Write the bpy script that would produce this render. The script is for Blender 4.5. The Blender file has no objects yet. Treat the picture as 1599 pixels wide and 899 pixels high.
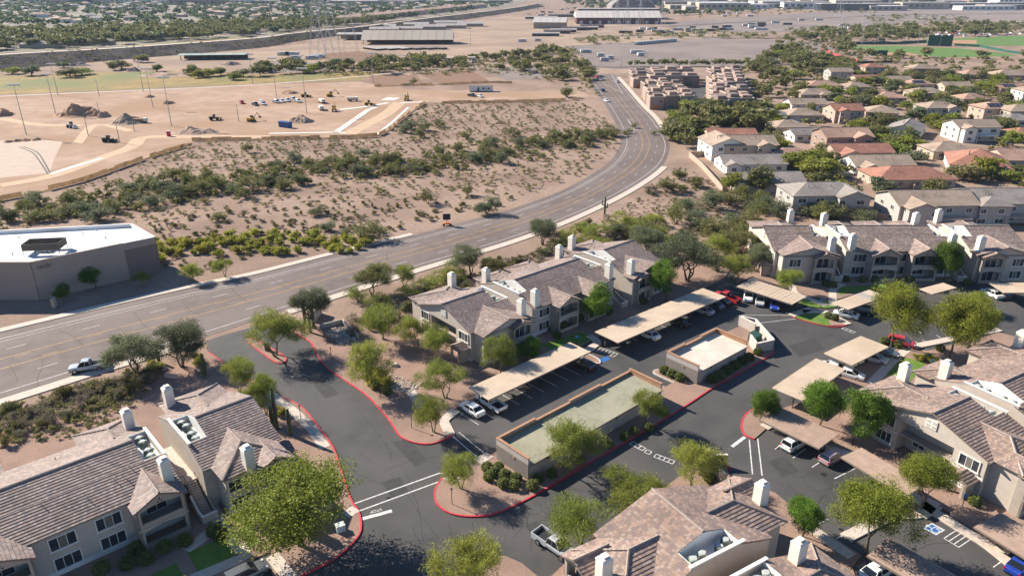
import bpy, math, random
import numpy as np
from mathutils import Vector
rnd = random.Random(7)
R = math.radians
SC = bpy.context.scene
# ---------------------------------------------------------------- camera, sky, sun, exposure
FPX, PITCH, CAMH = 1130.0, 22.95, 60.0          # focal length in photo pixels, downward pitch, height above ground
cam = bpy.data.cameras.new('camera'); camo = bpy.data.objects.new('camera', cam)
SC.collection.objects.link(camo); SC.camera = camo
cam.sensor_width = 36.0; cam.lens = FPX / 1599 * 36.0
cam.clip_start = 0.5; cam.clip_end = 60000
camo.location = (0, 0, CAMH); camo.rotation_euler = (R(90 - PITCH), 0, 0)
SUN_EL, SUN_AZ = 32.0, -59.0                      # azimuth clockwise from +Y
world = bpy.data.worlds.new('World'); SC.world = world; world.use_nodes = True
wn = world.node_tree.nodes; wl = world.node_tree.links
sky = wn.new('ShaderNodeTexSky'); sky.sky_type = 'NISHITA'; sky.sun_disc = False
sky.sun_elevation = R(SUN_EL); sky.sun_rotation = R(SUN_AZ)
sky.air_density = 1.0; sky.dust_density = 0.0; sky.ozone_density = 6.0
wl.new(sky.outputs[0], wn['Background'].inputs[0]); wn['Background'].inputs[1].default_value = 0.072
sl = bpy.data.lights.new('sun', 'SUN'); sl.energy = 5.0; sl.angle = R(0.5); sl.color = (1.0, 0.92, 0.80)
so = bpy.data.objects.new('sun', sl); SC.collection.objects.link(so)
sd = Vector((math.sin(R(SUN_AZ)) * math.cos(R(SUN_EL)), math.cos(R(SUN_AZ)) * math.cos(R(SUN_EL)), math.sin(R(SUN_EL))))
so.rotation_euler = sd.to_track_quat('Z', 'Y').to_euler(); so.location = sd * 400
SC.view_settings.view_transform = 'Standard'; SC.view_settings.look = 'None'
SC.view_settings.exposure = 1.15; SC.view_settings.gamma = 1.0
SC.render.engine = 'CYCLES'
try:
    SC.cycles.use_denoising = True; SC.cycles.max_bounces = 5; SC.cycles.diffuse_bounces = 2
    SC.cycles.glossy_bounces = 2; SC.cycles.transmission_bounces = 2; SC.cycles.volume_bounces = 0
    SC.cycles.volume_max_steps = 64
except Exception: pass

# ---------------------------------------------------------------- helpers
_c, _s = math.cos(R(PITCH)), math.sin(R(PITCH))
def G(px, py, z=0.0):
    """ground (or height z) point seen at a photo pixel: a survey of the place"""
    x = (px - 799.5) / FPX; y = (449.5 - py) / FPX
    dz = -_s + y * _c; k = (z - CAMH) / dz
    return (x * k, (_c + y * _s) * k)
def GP(pts, z=0.0): return [G(a, b, z) for a, b in pts]
LK = SC.collection.objects.link
def tag(o, label=None, cat=None, group=None, kind=None):
    if label: o['label'] = label
    if cat: o['category'] = cat
    if group: o['group'] = group
    if kind: o['kind'] = kind
    return o
def empty(name, loc=(0, 0, 0), rz=0.0, label=None, cat=None, group=None):
    o = bpy.data.objects.new(name, None); LK(o); o.location = loc; o.rotation_euler = (0, 0, rz)
    o.empty_display_size = .5
    return tag(o, label, cat, group)
def copy_tree(o, parent=None, loc=None, rz=None, scale=None):
    c = o.copy(); LK(c)
    if parent is not None: c.parent = parent
    if loc is not None: c.location = loc
    if rz is not None: c.rotation_euler = (0, 0, rz)
    if scale is not None: c.scale = (scale,) * 3 if not hasattr(scale, '__len__') else scale
    for ch in list(o.children): copy_tree(ch, c)
    return c
class MB:
    def __init__(s): s.v = []; s.f = []; s.m = []; s.uv = None
    def add(s, vs, fs, mi=0, flip=False):
        n = len(s.v); s.v += [tuple(map(float, p)) for p in vs]
        for f in fs:
            s.f.append([n + i for i in (reversed(f) if flip else f)]); s.m.append(mi)
        return s
    def box(s, x0, x1, y0, y1, z0, z1, mi=0):
        if x0 > x1: x0, x1 = x1, x0
        if y0 > y1: y0, y1 = y1, y0
        return s.add([(x0,y0,z0),(x1,y0,z0),(x1,y1,z0),(x0,y1,z0),(x0,y0,z1),(x1,y0,z1),(x1,y1,z1),(x0,y1,z1)],
            [(0,3,2,1),(4,5,6,7),(0,1,5,4),(1,2,6,5),(2,3,7,6),(3,0,4,7)], mi)
    def prism(s, poly, z0, z1, mi=0, side=None, bottom=False):
        n = len(poly)
        ar = sum(poly[i][0]*poly[(i+1)%n][1]-poly[(i+1)%n][0]*poly[i][1] for i in range(n))
        if ar < 0: poly = poly[::-1]
        b = len(s.v)
        zt = z1 if hasattr(z1, '__len__') else [z1]*n
        s.v += [(p[0], p[1], z0) for p in poly] + [(p[0], p[1], zt[i]) for i, p in enumerate(poly)]
        s.f.append([b+n+i for i in range(n)]); s.m.append(mi)
        if bottom: s.f.append([b+i for i in range(n)][::-1]); s.m.append(mi)
        for i in range(n):
            j = (i+1) % n; s.f.append([b+i, b+j, b+n+j, b+n+i]); s.m.append(mi if side is None else side)
        return s
    def sheet(s, poly, z, mi=0):
        n = len(poly)
        ar = sum(poly[i][0]*poly[(i+1)%n][1]-poly[(i+1)%n][0]*poly[i][1] for i in range(n))
        if ar < 0: poly = poly[::-1]
        return s.add([(p[0], p[1], z) for p in poly], [list(range(n))], mi)
    def tube(s, p, q, r0, r1=None, n=6, mi=0, cap=True):
        r1 = r0 if r1 is None else r1
        p, q = Vector(p), Vector(q); d = (q - p).normalized()
        a = d.orthogonal().normalized(); b = d.cross(a); k = len(s.v)
        for c, r in ((p, r0), (q, r1)):
            for i in range(n):
                t = 2*math.pi*i/n; w = c + a*(r*math.cos(t)) + b*(r*math.sin(t)); s.v.append(tuple(w))
        for i in range(n):
            j = (i+1) % n; s.f.append([k+i, k+j, k+n+j, k+n+i]); s.m.append(mi)
        if cap:
            s.f.append([k+i for i in range(n)][::-1]); s.m.append(mi); s.f.append([k+n+i for i in range(n)]); s.m.append(mi)
        return s
    def mesh(s, name, mats, smooth=False):
        me = bpy.data.meshes.new(name); me.from_pydata(s.v, [], s.f)
        for m in (mats if isinstance(mats, (list, tuple)) else [mats]): me.materials.append(m)
        if any(s.m): me.polygons.foreach_set('material_index', s.m)
        if s.uv is not None:
            l = me.uv_layers.new(name='UVMap')
            l.data.foreach_set('uv', np.asarray(s.uv, dtype=np.float32).ravel())
        if smooth: me.polygons.foreach_set('use_smooth', [True]*len(s.f))
        me.update(); return me
    def build(s, name, mats, parent=None, smooth=False):
        o = bpy.data.objects.new(name, s.mesh(name, mats, smooth)); LK(o)
        if parent is not None: o.parent = parent
        return o
def fast_mesh(name, verts, faces, mat, k=3):
    """numpy triangles / quads to a mesh"""
    me = bpy.data.meshes.new(name); nv, nf = len(verts), len(faces)
    me.vertices.add(nv); me.vertices.foreach_set('co', np.asarray(verts, np.float32).ravel())
    me.loops.add(nf*k); me.loops.foreach_set('vertex_index', np.asarray(faces, np.int32).ravel())
    me.polygons.add(nf); me.polygons.foreach_set('loop_start', np.arange(0, nf*k, k, dtype=np.int32))
    me.update(calc_edges=True)
    for m in (mat if isinstance(mat, (list, tuple)) else [mat]): me.materials.append(m)
    return me
def obj(name, me, parent=None, loc=(0,0,0), rz=0, scale=(1,1,1)):
    o = bpy.data.objects.new(name, me); LK(o); o.location = loc; o.rotation_euler = (0,0,rz)
    o.scale = scale if hasattr(scale, '__len__') else (scale,)*3
    if parent is not None: o.parent = parent
    return o
def crom(pts, n=8):
    P = [np.array(p, float) for p in pts]; P = [2*P[0]-P[1]] + P + [2*P[-1]-P[-2]]; out = []
    for i in range(1, len(P)-2):
        for k in range(n):
            t = k/n; a, b, c, d = P[i-1:i+3]
            out.append(tuple(.5*((2*b)+(-a+c)*t+(2*a-5*b+4*c-d)*t*t+(-a+3*b-3*c+d)*t**3)))
    out.append(tuple(P[-2])); return out
def offset(line, d):
    """polyline moved d to its left"""
    o = []; L = [np.array(p[:2], float) for p in line]
    for i, p in enumerate(L):
        t = L[min(i+1, len(L)-1)] - L[max(i-1, 0)]; t /= (np.hypot(*t) or 1); o.append((p[0]-t[1]*d, p[1]+t[0]*d))
    return o
def resample(line, step):
    L = [np.array(p[:2], float) for p in line]; seg = [np.hypot(*(L[i+1]-L[i])) for i in range(len(L)-1)]
    tot = sum(seg); n = max(2, int(round(tot/step))+1); out = []; i = 0; acc = 0
    for k in range(n):
        d = tot*k/(n-1)
        while i < len(seg)-1 and acc+seg[i] < d: acc += seg[i]; i += 1
        out.append(tuple(L[i]+(L[i+1]-L[i])*((d-acc)/max(seg[i], 1e-9))))
    return out
def strip(mb, a, b, z, mi=0):
    n = len(mb.v); mb.v += [(p[0], p[1], z) for p in a] + [(p[0], p[1], z) for p in b]; m = len(a)
    for i in range(m-1): mb.f.append([n+i, n+m+i, n+m+i+1, n+i+1][::-1]); mb.m.append(mi)
def ribbon(mb, line, w, z, mi=0):
    a, b = offset(line, w/2), offset(line, -w/2); strip(mb, b, a, z, mi) if False else strip(mb, a, b, z, mi)
def wallrun(mb, line, w, z0, z1, mi=0):
    """kerb or low wall of rectangular section along a polyline"""
    a, b = offset(line, w/2), offset(line, -w/2); m = len(line); n = len(mb.v)
    for z in (z0, z1):
        mb.v += [(p[0], p[1], z) for p in a] + [(p[0], p[1], z) for p in b]
    for i in range(m-1):
        A0, A1, B0, B1 = n+i, n+i+1, n+m+i, n+m+i+1; k = 2*m
        for f in ([A0+k, B0+k, B1+k, A1+k], [A0, A0+k, A1+k, A1], [B0, B1, B1+k, B0+k]): mb.f.append(f); mb.m.append(mi)
    for i in (0, m-1): mb.f.append([n+i, n+m+i, n+3*m+i, n+2*m+i]); mb.m.append(mi)
def inside(p, poly):
    x, y = p; r = False; n = len(poly)
    for i in range(n):
        (x0, y0), (x1, y1) = poly[i], poly[i-1]
        if (y0 > y) != (y1 > y) and x < (x1-x0)*(y-y0)/(y1-y0)+x0: r = not r
    return r

# ---------------------------------------------------------------- materials
MATS = {}
def mat(name, col, rough=.85, var=.18, scale=2., col2=None, mixs=.2, bump=0., bs=None, spec=.25, metal=0., orand=0., det=4, fine=None):
    """noise-mottled principled material; col2 blends in large soft patches, orand varies by object"""
    m = bpy.data.materials.new(name); m.use_nodes = True; N = m.node_tree.nodes; L = m.node_tree.links
    b = N['Principled BSDF']; b.inputs['Roughness'].default_value = rough
    b.inputs['Specular IOR Level'].default_value = spec; b.inputs['Metallic'].default_value = metal
    g = N.new('ShaderNodeNewGeometry')
    nz = N.new('ShaderNodeTexNoise'); nz.inputs['Scale'].default_value = scale; nz.inputs['Detail'].default_value = det
    L.new(g.outputs['Position'], nz.inputs['Vector'])
    mx = N.new('ShaderNodeMix'); mx.data_type = 'RGBA'
    mr = N.new('ShaderNodeMapRange'); mr.inputs[1].default_value = .3; mr.inputs[2].default_value = .7
    L.new(nz.outputs['Fac'], mr.inputs[0]); L.new(mr.outputs[0], mx.inputs[0])
    mx.inputs[6].default_value = tuple(max(0, c*(1-var)) for c in col) + (1,)
    mx.inputs[7].default_value = tuple(min(1, c*(1+var)) for c in col) + (1,)
    out = mx.outputs[2]
    if col2:
        n2 = N.new('ShaderNodeTexNoise'); n2.inputs['Scale'].default_value = mixs; n2.inputs['Detail'].default_value = 5
        L.new(g.outputs['Position'], n2.inputs['Vector'])
        r2 = N.new('ShaderNodeMapRange'); r2.inputs[1].default_value = .42; r2.inputs[2].default_value = .62
        L.new(n2.outputs['Fac'], r2.inputs[0])
        m2 = N.new('ShaderNodeMix'); m2.data_type = 'RGBA'; L.new(r2.outputs[0], m2.inputs[0]); L.new(out, m2.inputs[6])
        m2.inputs[7].default_value = tuple(col2) + (1,); out = m2.outputs[2]
    if fine:
        n3 = N.new('ShaderNodeTexNoise'); n3.inputs['Scale'].default_value = fine[0]; n3.inputs['Detail'].default_value = 2
        L.new(g.outputs['Position'], n3.inputs['Vector'])
        r3 = N.new('ShaderNodeMapRange'); r3.inputs[1].default_value = .3; r3.inputs[2].default_value = .7
        r3.inputs[3].default_value = 1-fine[1]; r3.inputs[4].default_value = 1+fine[1]; L.new(n3.outputs['Fac'], r3.inputs[0])
        v3 = N.new('ShaderNodeVectorMath'); v3.operation = 'SCALE'; L.new(out, v3.inputs[0]); L.new(r3.outputs[0], v3.inputs[3]); out = v3.outputs[0]
    if orand:
        oi = N.new('ShaderNodeObjectInfo'); hs = N.new('ShaderNodeHueSaturation')
        a = N.new('ShaderNodeMapRange'); a.inputs[3].default_value = 1-orand; a.inputs[4].default_value = 1+orand
        L.new(oi.outputs['Random'], a.inputs[0]); L.new(a.outputs[0], hs.inputs['Value'])
        ml = N.new('ShaderNodeMath'); ml.operation = 'MULTIPLY'; ml.inputs[1].default_value = 17.31; L.new(oi.outputs['Random'], ml.inputs[0])
        fr = N.new('ShaderNodeMath'); fr.operation = 'FRACT'; L.new(ml.outputs[0], fr.inputs[0])
        a2 = N.new('ShaderNodeMapRange'); a2.inputs[3].default_value = .5-.018*min(1, orand*3); a2.inputs[4].default_value = .5+.03*min(1, orand*3)
        L.new(fr.outputs[0], a2.inputs[0]); L.new(a2.outputs[0], hs.inputs['Hue'])
        L.new(out, hs.inputs['Color']); out = hs.outputs[0]
    L.new(out, b.inputs['Base Color'])
    if bump:
        bp = N.new('ShaderNodeBump'); bp.inputs['Strength'].default_value = bump; bp.inputs['Distance'].default_value = .15
        if bs:
            nb = N.new('ShaderNodeTexNoise'); nb.inputs['Scale'].default_value = bs; nb.inputs['Detail'].default_value = 4
            L.new(g.outputs['Position'], nb.inputs['Vector']); L.new(nb.outputs['Fac'], bp.inputs['Height'])
        else: L.new(nz.outputs['Fac'], bp.inputs['Height'])
        L.new(bp.outputs[0], b.inputs['Normal'])
    MATS[name] = m; return m
def leafmat(name, col, var=.35, scale=1.2, orand=.18, trans=.36):
    m = mat(name, col, rough=.6, var=var, scale=scale, orand=orand, spec=.2, det=3)
    N = m.node_tree.nodes; L = m.node_tree.links; b = N['Principled BSDF']
    src = b.inputs['Base Color'].links[0].from_socket
    t = N.new('ShaderNodeBsdfTranslucent'); L.new(src, t.inputs[0]); ms = N.new('ShaderNodeMixShader'); ms.inputs[0].default_value = trans
    L.new(b.outputs[0], ms.inputs[1]); L.new(t.outputs[0], ms.inputs[2]); L.new(ms.outputs[0], N['Material Output'].inputs[0]); return m
def tilemat(name, cols, gap=.55):
    """roof tiles: one tone per tile from its row and column"""
    m = bpy.data.materials.new(name); m.use_nodes = True; N = m.node_tree.nodes; L = m.node_tree.links; b = N['Principled BSDF']
    b.inputs['Roughness'].default_value = .75; b.inputs['Specular IOR Level'].default_value = .3
    uv = N.new('ShaderNodeUVMap'); uv.uv_map = 'UVMap'; sp = N.new('ShaderNodeSeparateXYZ'); L.new(uv.outputs[0], sp.inputs[0])
    def mth(op, a, v=None):
        n = N.new('ShaderNodeMath'); n.operation = op; L.new(a, n.inputs[0])
        if v is not None: n.inputs[1].default_value = v
        return n.outputs[0]
    fu, fv = mth('FLOOR', sp.outputs[0]), mth('FLOOR', sp.outputs[1])
    cb = N.new('ShaderNodeCombineXYZ'); L.new(fu, cb.inputs[0]); L.new(fv, cb.inputs[1])
    wn_ = N.new('ShaderNodeTexWhiteNoise'); wn_.noise_dimensions = '2D'; L.new(cb.outputs[0], wn_.inputs['Vector'])
    g = N.new('ShaderNodeNewGeometry'); nz = N.new('ShaderNodeTexNoise'); nz.inputs['Scale'].default_value = .45; nz.inputs['Detail'].default_value = 3
    L.new(g.outputs['Position'], nz.inputs['Vector'])
    mm = N.new('ShaderNodeMath'); mm.operation = 'MULTIPLY_ADD'; L.new(nz.outputs['Fac'], mm.inputs[0]); mm.inputs[1].default_value = .5; mm.inputs[2].default_value = -.25
    ad = N.new('ShaderNodeMath'); ad.operation = 'ADD'; L.new(mm.outputs[0], ad.inputs[0]); L.new(wn_.outputs['Value'], ad.inputs[1])
    cr = N.new('ShaderNodeValToRGB'); cr.color_ramp.interpolation = 'CONSTANT'
    e = cr.color_ramp.elements; n = len(cols)
    e[0].color = cols[0] + (1,); e[1].position = 1/n; e[1].color = cols[1] + (1,)
    for i in range(2, n): x = e.new(i/n); x.color = cols[i] + (1,)
    L.new(ad.outputs[0], cr.inputs[0])
    nw = N.new('ShaderNodeTexNoise'); nw.inputs['Scale'].default_value = .22; nw.inputs['Detail'].default_value = 6; L.new(g.outputs['Position'], nw.inputs['Vector'])
    rw = N.new('ShaderNodeMapRange'); rw.inputs[1].default_value = .3; rw.inputs[2].default_value = .7; rw.inputs[3].default_value = .8; rw.inputs[4].default_value = 1.15; L.new(nw.outputs['Fac'], rw.inputs[0])
    sw = N.new('ShaderNodeVectorMath'); sw.operation = 'SCALE'; L.new(cr.outputs[0], sw.inputs[0]); L.new(rw.outputs[0], sw.inputs[3])
    fr = mth('FRACT', sp.outputs[0]); lt = mth('LESS_THAN', fr, .07)
    mx = N.new('ShaderNodeMix'); mx.data_type = 'RGBA'; mx.blend_type = 'MULTIPLY'; L.new(lt, mx.inputs[0]); L.new(sw.outputs[0], mx.inputs[6]); mx.inputs[7].default_value = (gap, gap, gap, 1)
    L.new(mx.outputs[2], b.inputs['Base Color']); MATS[name] = m; return m

M_ground = mat('desert', (.30, .215, .165), .95, .2, 1.1, (.225, .158, .122), .04, spec=.03, bump=.35, bs=2.5, fine=(9, .22))
M_dirt = mat('graded_dirt', (.375, .265, .195), .95, .16, .12, (.32, .21, .14), .022, spec=.03, bump=.2, bs=1.2, fine=(2.5, .10))
M_grav = mat('red_gravel', (.30, .20, .155), .95, .2, 6, (.25, .17, .135), .25, spec=.03, bump=.4, bs=9, fine=(16, .25))
M_asph = mat('parking_asphalt', (.052, .049, .048), .85, .22, .3, (.074, .068, .065), .07, bump=.1, bs=12, fine=(20, .12), spec=.4)
M_road = mat('road_asphalt', (.132, .101, .088), .85, .16, .4, (.162, .126, .111), .05, fine=(6, .08), spec=.3)
M_conc = mat('concrete', (.50, .42, .35), .85, .1, 1.5, fine=(8, .08))
M_white = mat('white_paint', (.55, .53, .50), .6, .3, 2.5)
M_yellow = mat('yellow_paint', (.44, .255, .075), .6, .25, 2)
M_red = mat('red_kerb_paint', (.52, .03, .05), .6, .22, 5, (.45, .075, .08), 1.6)
M_blue = mat('blue_paint', (.03, .12, .32), .6, .1, 3)
M_grass = mat('lawn', (.09, .17, .025), .9, .3, 3, (.13, .19, .035), .5, bump=.4, bs=14, fine=(18, .3))
M_olive = mat('olive_field', (.24, .165, .055), .95, .25, .06, (.15, .15, .05), .02, fine=(.5, .2))
M_riprap = mat('riprap', (.062, .056, .056), .95, .6, .3, (.10, .088, .08), .03, spec=.0, bump=.8, bs=.5, fine=(1.2, .4))
M_lot = mat('gravel_lot', (.205, .17, .155), .95, .12, .05, (.25, .205, .18), .012, spec=.03, fine=(.8, .08))
M_suburb = mat('suburb_ground', (.25, .20, .165), .95, .2, .05, (.14, .13, .07), .02)
M_stucco = mat('stucco', (.46, .395, .335), .9, .06, 1.2, fine=(12, .05))
M_stucco2 = mat('stucco_dark', (.37, .31, .26), .9, .06, 1.2, fine=(12, .05))
M_trim = mat('trim_white', (.66, .63, .58), .7, .05, 2)
M_cream = mat('cream_parapet', (.68, .62, .53), .8, .06, 2)
M_wellw = mat('roof_membrane_white', (.74, .71, .66), .7, .06, 1.5)
M_glass = mat('window_glass', (.035, .04, .05), .12, .3, .8, spec=.6)
M_blind = mat('window_blind', (.15, .135, .115), .6, .2, 1.5)
M_dark = mat('dark_metal', (.03, .03, .032), .5, .1, 2)
M_fascia = mat('fascia', (.20, .155, .125), .8, .1, 2)
M_tile = tilemat('roof_tile', [(.30,.215,.18), (.255,.19,.165), (.20,.16,.145), (.33,.26,.22), (.235,.17,.145)])
M_tileE = tilemat('roof_tile_warm', [(.32,.215,.165), (.265,.185,.15), (.205,.155,.135), (.335,.25,.20), (.23,.165,.14)])
M_cap = mat('ridge_cap', (.33, .26, .22), .8, .2, 3)
# ---------------------------------------------------------------- ground sheets
def sheet(name, px, z, m, kind='structure', world=False, label=None):
    o = MB().sheet(px if world else GP(px), z).build(name, m); o['kind'] = kind; return o
sheet('ground', [(-9000, -300), (9000, -300), (9000, 11000), (-9000, 11000)], 0, M_ground, world=True)
sheet('suburb_ground', [(-400,95),(0,84),(400,62),(560,40),(675,27),(800,11),(830,0),(830,-14),(-700,-14),(-1500,30)], .25, M_suburb)
sheet('construction_ground', [(-220,165),(0,150),(180,143),(400,133),(560,128),(640,140),(780,143),(905,143),(922,150),(903,157),(660,160),(640,177),(590,213),(440,217),(300,222),(200,258),(60,300),(0,312),(-260,365)], .02, M_dirt)
sheet('olive_field', [(-200,128),(0,119),(120,114),(260,112),(400,117),(600,112),(560,126),(400,131),(180,141),(0,148),(-220,162)], .03, M_olive)
sheet('pale_pad', [(-120,222),(60,219),(98,221),(84,250),(78,270),(0,278),(-150,290)], .03, mat('pale_graded_pad', (.43,.33,.26), .95, .06, .3, fine=(3,.06)))
sheet('westworld_ground', [(0,110),(175,95),(400,76),(560,60),(800,24),(1000,40),(1200,62),(1250,100),(900,118),(780,112),(600,108),(400,112),(120,110)], .04, mat('showground_dirt', (.34,.25,.185), .95, .14, .05, (.27,.20,.155), .012, spec=.03))
sheet('gravel_lot', [(880,72),(1000,66),(1110,60),(1250,64),(1310,75),(1210,95),(1160,103),(930,104),(905,88)], .06, M_lot)
sheet('gravel_lot', [(1040,36),(1200,24),(1410,14),(1720,10),(1720,32),(1500,34),(1330,44),(1200,52),(1050,48)], .08, M_lot)
sheet('riding_arena', [(575,118),(650,117),(662,132),(585,135)], .07, mat('arena_soil', (.20,.115,.07), .95, .1, .3, fine=(.8,.1)))
sheet('riding_arena', [(655,116),(735,110),(766,128),(690,133)], .07, MATS['arena_soil'])
sheet('riding_arena', [(500,84),(560,80),(612,90),(560,97),(505,93)], .07, MATS['arena_soil'])
sheet('parking_pad', [(755,112),(800,103),(885,112),(895,122),(790,125)], .07, M_lot)
sheet('gravel_lot', [(400,95),(470,98),(530,100),(540,108),(440,114),(395,110)], .07, M_lot)
sheet('ball_field', [(1318,72),(1400,72),(1500,76),(1572,84),(1590,88),(1480,90),(1380,84),(1330,79)], .06, mat('outfield_grass', (.10,.17,.04), .95, .12, .1))
sheet('infield', [(1355,82),(1420,83),(1440,87),(1372,86)], .1, mat('infield_clay', (.36,.2,.12), .95, .1, .3))
sheet('infield', [(1485,63),(1525,63),(1525,69),(1485,68)], .1, MATS['infield_clay'])
sheet('ball_field', [(1440,62),(1599,56),(1700,60),(1700,72),(1560,72),(1440,67)], .07, MATS['outfield_grass'])
sheet('suburb_street', [(1338,150),(1345,138),(1368,136),(1372,148),(1362,168),(1340,172)], .03, M_asph)
sheet('suburb_street', [(1230,255),(1260,248),(1320,262),(1340,272),(1330,280),(1240,268)], .03, M_asph)
sheet('suburb_street', [(1590,262),(1660,262),(1660,285),(1575,283)], .03, M_asph)
sheet('condo_street', [(1075,140),(1098,132),(1108,124),(1115,128),(1108,140),(1098,152),(1112,170),(1096,172),(1080,156)], .03, M_asph)
sheet('suburb_street', [(1280,98),(1330,95),(1390,95),(1420,99),(1330,104)], .05, M_road)
sheet('condo_lawn', [(60,92),(205,72),(395,58),(395,64),(205,75)], .3, M_olive)
# ---------------------------------------------------------------- main road
rN = crom(GP([(-260,585),(0,523),(155,486),(310,450.5),(400,432),(525,400),(651,369),(725,349),(800,329),(875,302),(920,278.5),(950,259),(967,240),(974,222),(970,203),(960,183),(948,163),(935,145),(924,130),(915,110)]), 10)
rS = crom(GP([(-300,710),(0,621),(160,571),(330,521),(500,465),(650,418),(725,396),(800,373),(875,345.5),(950,311.5),(1000,283),(1030,260),(1041,242),(1043,225),(1036,209),(1018,183),(1000,165),(976,137),(962,121),(952,110)]), 10)
rN = resample(rN, 2.0); nR = len(rN); rS = resample(rS, 2.0)
# pair the two edges by nearest projection along the road
def pair(A, B, n):
    la = np.linspace(0, len(A)-1, n); lb = np.linspace(0, len(B)-1, n)
    f = lambda L, t: np.array(L[int(t)])*(1-(t-int(t)))+np.array(L[min(int(t)+1, len(L)-1)])*(t-int(t))
    return [f(A, t) for t in la], [f(B, t) for t in lb]
pN, pS = pair(rN, rS, 240)
mb = MB(); e0 = [tuple(a+(a-b)/np.hypot(*(a-b))*1.3) for a, b in zip(pN, pS)]; e1 = [tuple(b+(b-a)/np.hypot(*(a-b))*.5) for a, b in zip(pN, pS)]
strip(mb, e0, e1, .03); road = mb.build('main_road', M_road); road['kind'] = 'structure'
sheet('cross_road', [(880,100),(915,104),(960,108),(1150,105),(1400,98),(1400,95),(1150,100),(960,102),(930,100)], .05, M_road)
def lane(t): return [tuple(a*(1-t)+b*t) for a, b in zip(pN, pS)]
def marking(name, line, w, m, z=.036, a=0, b=None):
    mb = MB(); ribbon(mb, line[a:b], w, z); o = mb.build(name, m); o['kind'] = 'structure'; return o
marking('edge_line', lane(.075), .15, M_white); marking('edge_line', lane(.935), .15, M_white)
marking('bike_lane_line', lane(.13), .10, M_white, a=0, b=115)
marking('centre_line', lane(.425), .16, M_yellow); marking('centre_line', lane(.585), .16, M_yellow)
def dashes(line, name, m, on=3.0, off=9.1, w=.13, start=0):
    L = resample(line, .5); mb = MB(); i = int(start*2)
    while i+int(on*2) < len(L): ribbon(mb, L[i:i+int(on*2)+1], w, .036); i += int((on+off)*2)
    o = mb.build(name, m); o['kind'] = 'structure'
dashes(lane(.285), 'lane_dashes', M_white); dashes(lane(.745), 'lane_dashes', M_white, start=4)
dashes(lane(.455), 'centre_dashes', M_yellow, start=2, on=2.5); dashes(lane(.555), 'centre_dashes', M_yellow, start=6, on=2.5)
marking('turn_lane_line', [G(980,187), G(992,204)], .25, M_white); marking('turn_lane_line', [G(980,187), G(990,188)], .3, M_white); marking('turn_lane_line', [G(992,204), G(1004,204)], .3, M_white)
for q in ((955,118,973,147),(940,129,972,146)): marking('gore_line', [G(q[0],q[1]), G(q[2],q[3])], .2, M_white)
# bike symbols and cracks sealed with tar
M_tar = mat('tar_seam', (.03,.028,.027), .7, .1, 3)
KSEED = random.Random(3)
def seam(pts, w=.09, z=.038, name='tar_seam'):
    L = resample(crom(GP(pts), 4), .7); L = [(x+rnd.uniform(-.12,.12), y+rnd.uniform(-.12,.12)) for x, y in L]
    mb = MB(); ribbon(mb, L, w, z); o = mb.build(name, M_tar); o['kind'] = 'structure'
for p in ([(16,570),(24,583),(27,595)], [(68,561),(64,578),(58,592),(60,602)], [(96,516),(113,525),(131,540)], [(209,487),(219,500),(231,514)], [(285,472),(297,484),(311,491)],
          [(516,408),(540,419),(560,424)], [(604,404),(604,396),(613,393)], [(604,404),(612,408),(622,408)], [(687,364),(693,374),(694,381)], [(420,433),(432,441),(446,448)], [(363,452),(380,468),(392,474)]): seam(p)
def sidewalk(name, line, w, z=.14, label=None):
    mb = MB(); wallrun(mb, line, w, 0, z); o = mb.build(name, M_conc); o['kind'] = 'structure'; return o
kN = [tuple(a+(a-b)/np.hypot(*(a-b))*2.2) for a, b in zip(pN, pS)]; kS = [tuple(b+(b-a)/np.hypot(*(a-b))*1.75) for a, b in zip(pN, pS)]
def sub(line, px0, px1):
    a, b = G(*px0), G(*px1); d0 = [np.hypot(p[0]-a[0], p[1]-a[1]) for p in line]; d1 = [np.hypot(p[0]-b[0], p[1]-b[1]) for p in line]
    i, j = sorted((int(np.argmin(d0)), int(np.argmin(d1)))); return line[i:j+1]
sidewalk('sidewalk', sub(kN, (-260,585), (650,367)), 1.9)
sidewalk('sidewalk', sub(kS, (-300,712), (318,533)), 2.2)
sidewalk('sidewalk', sub(kS, (452,486), (1043,262)), 2.2)
sidewalk('sidewalk', sub(kS, (1030,200), (963,121)), 2.4)
# ---------------------------------------------------------------- apartment complex: asphalt, islands, kerbs
lot = [(327,551),(322,532),(345,524),(400,509),(443,498),(470,500),(560,530),(640,560),(720,560),(850,480),(1060,400),(1180,420),(1300,400),(1720,430),(1720,960),(300,960),(300,900),(330,860),(380,780),(360,640),(345,580)]
o = sheet('parking_lot', lot, .012, M_asph)
KZ = .15
def isl(name, px, m, smooth=True, z=KZ):
    o = MB().prism(GP(px), 0, z).build(name, m); o['kind'] = 'structure'; return o
def kerb(px, m, w=.22, z=KZ+.02, smooth=True, name='kerb'):
    L = GP(px); L = resample(crom(L, 6), .6) if smooth else resample(L, .8)
    mb = MB(); wallrun(mb, L, w, 0, z); o = mb.build(name, m); o['kind'] = 'structure'; return o
K1 = [(322,540),(327,551),(349,567),(385,590),(427,615),(470,635),(502,674),(520,699),(530,726),(542,764),(551,786),(560,799),(564,819),(560,836),(540,859),(512,879),(472,899),(440,916)]
K2 = [(441,509),(464,522),(487,537),(495,555),(512,576),(540,595),(575,620),(600,647.5),(612,662),(619,674),(630,685),(650,692),(670,693.5),(690,688),(705.5,680)]
K3 = [(745,722),(710,738),(692,746),(683,757),(679,769),(681,784),(695,798),(717,805),(742,806.5),(770,803),(800,791),(850,765),(925,720),(1005,674),(1075,631),(1115,605),(1199,557.5),(1208,550),(1206,544),(1192,541)]
crm = lambda px: [p for p in crom(px, 5)]
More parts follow.
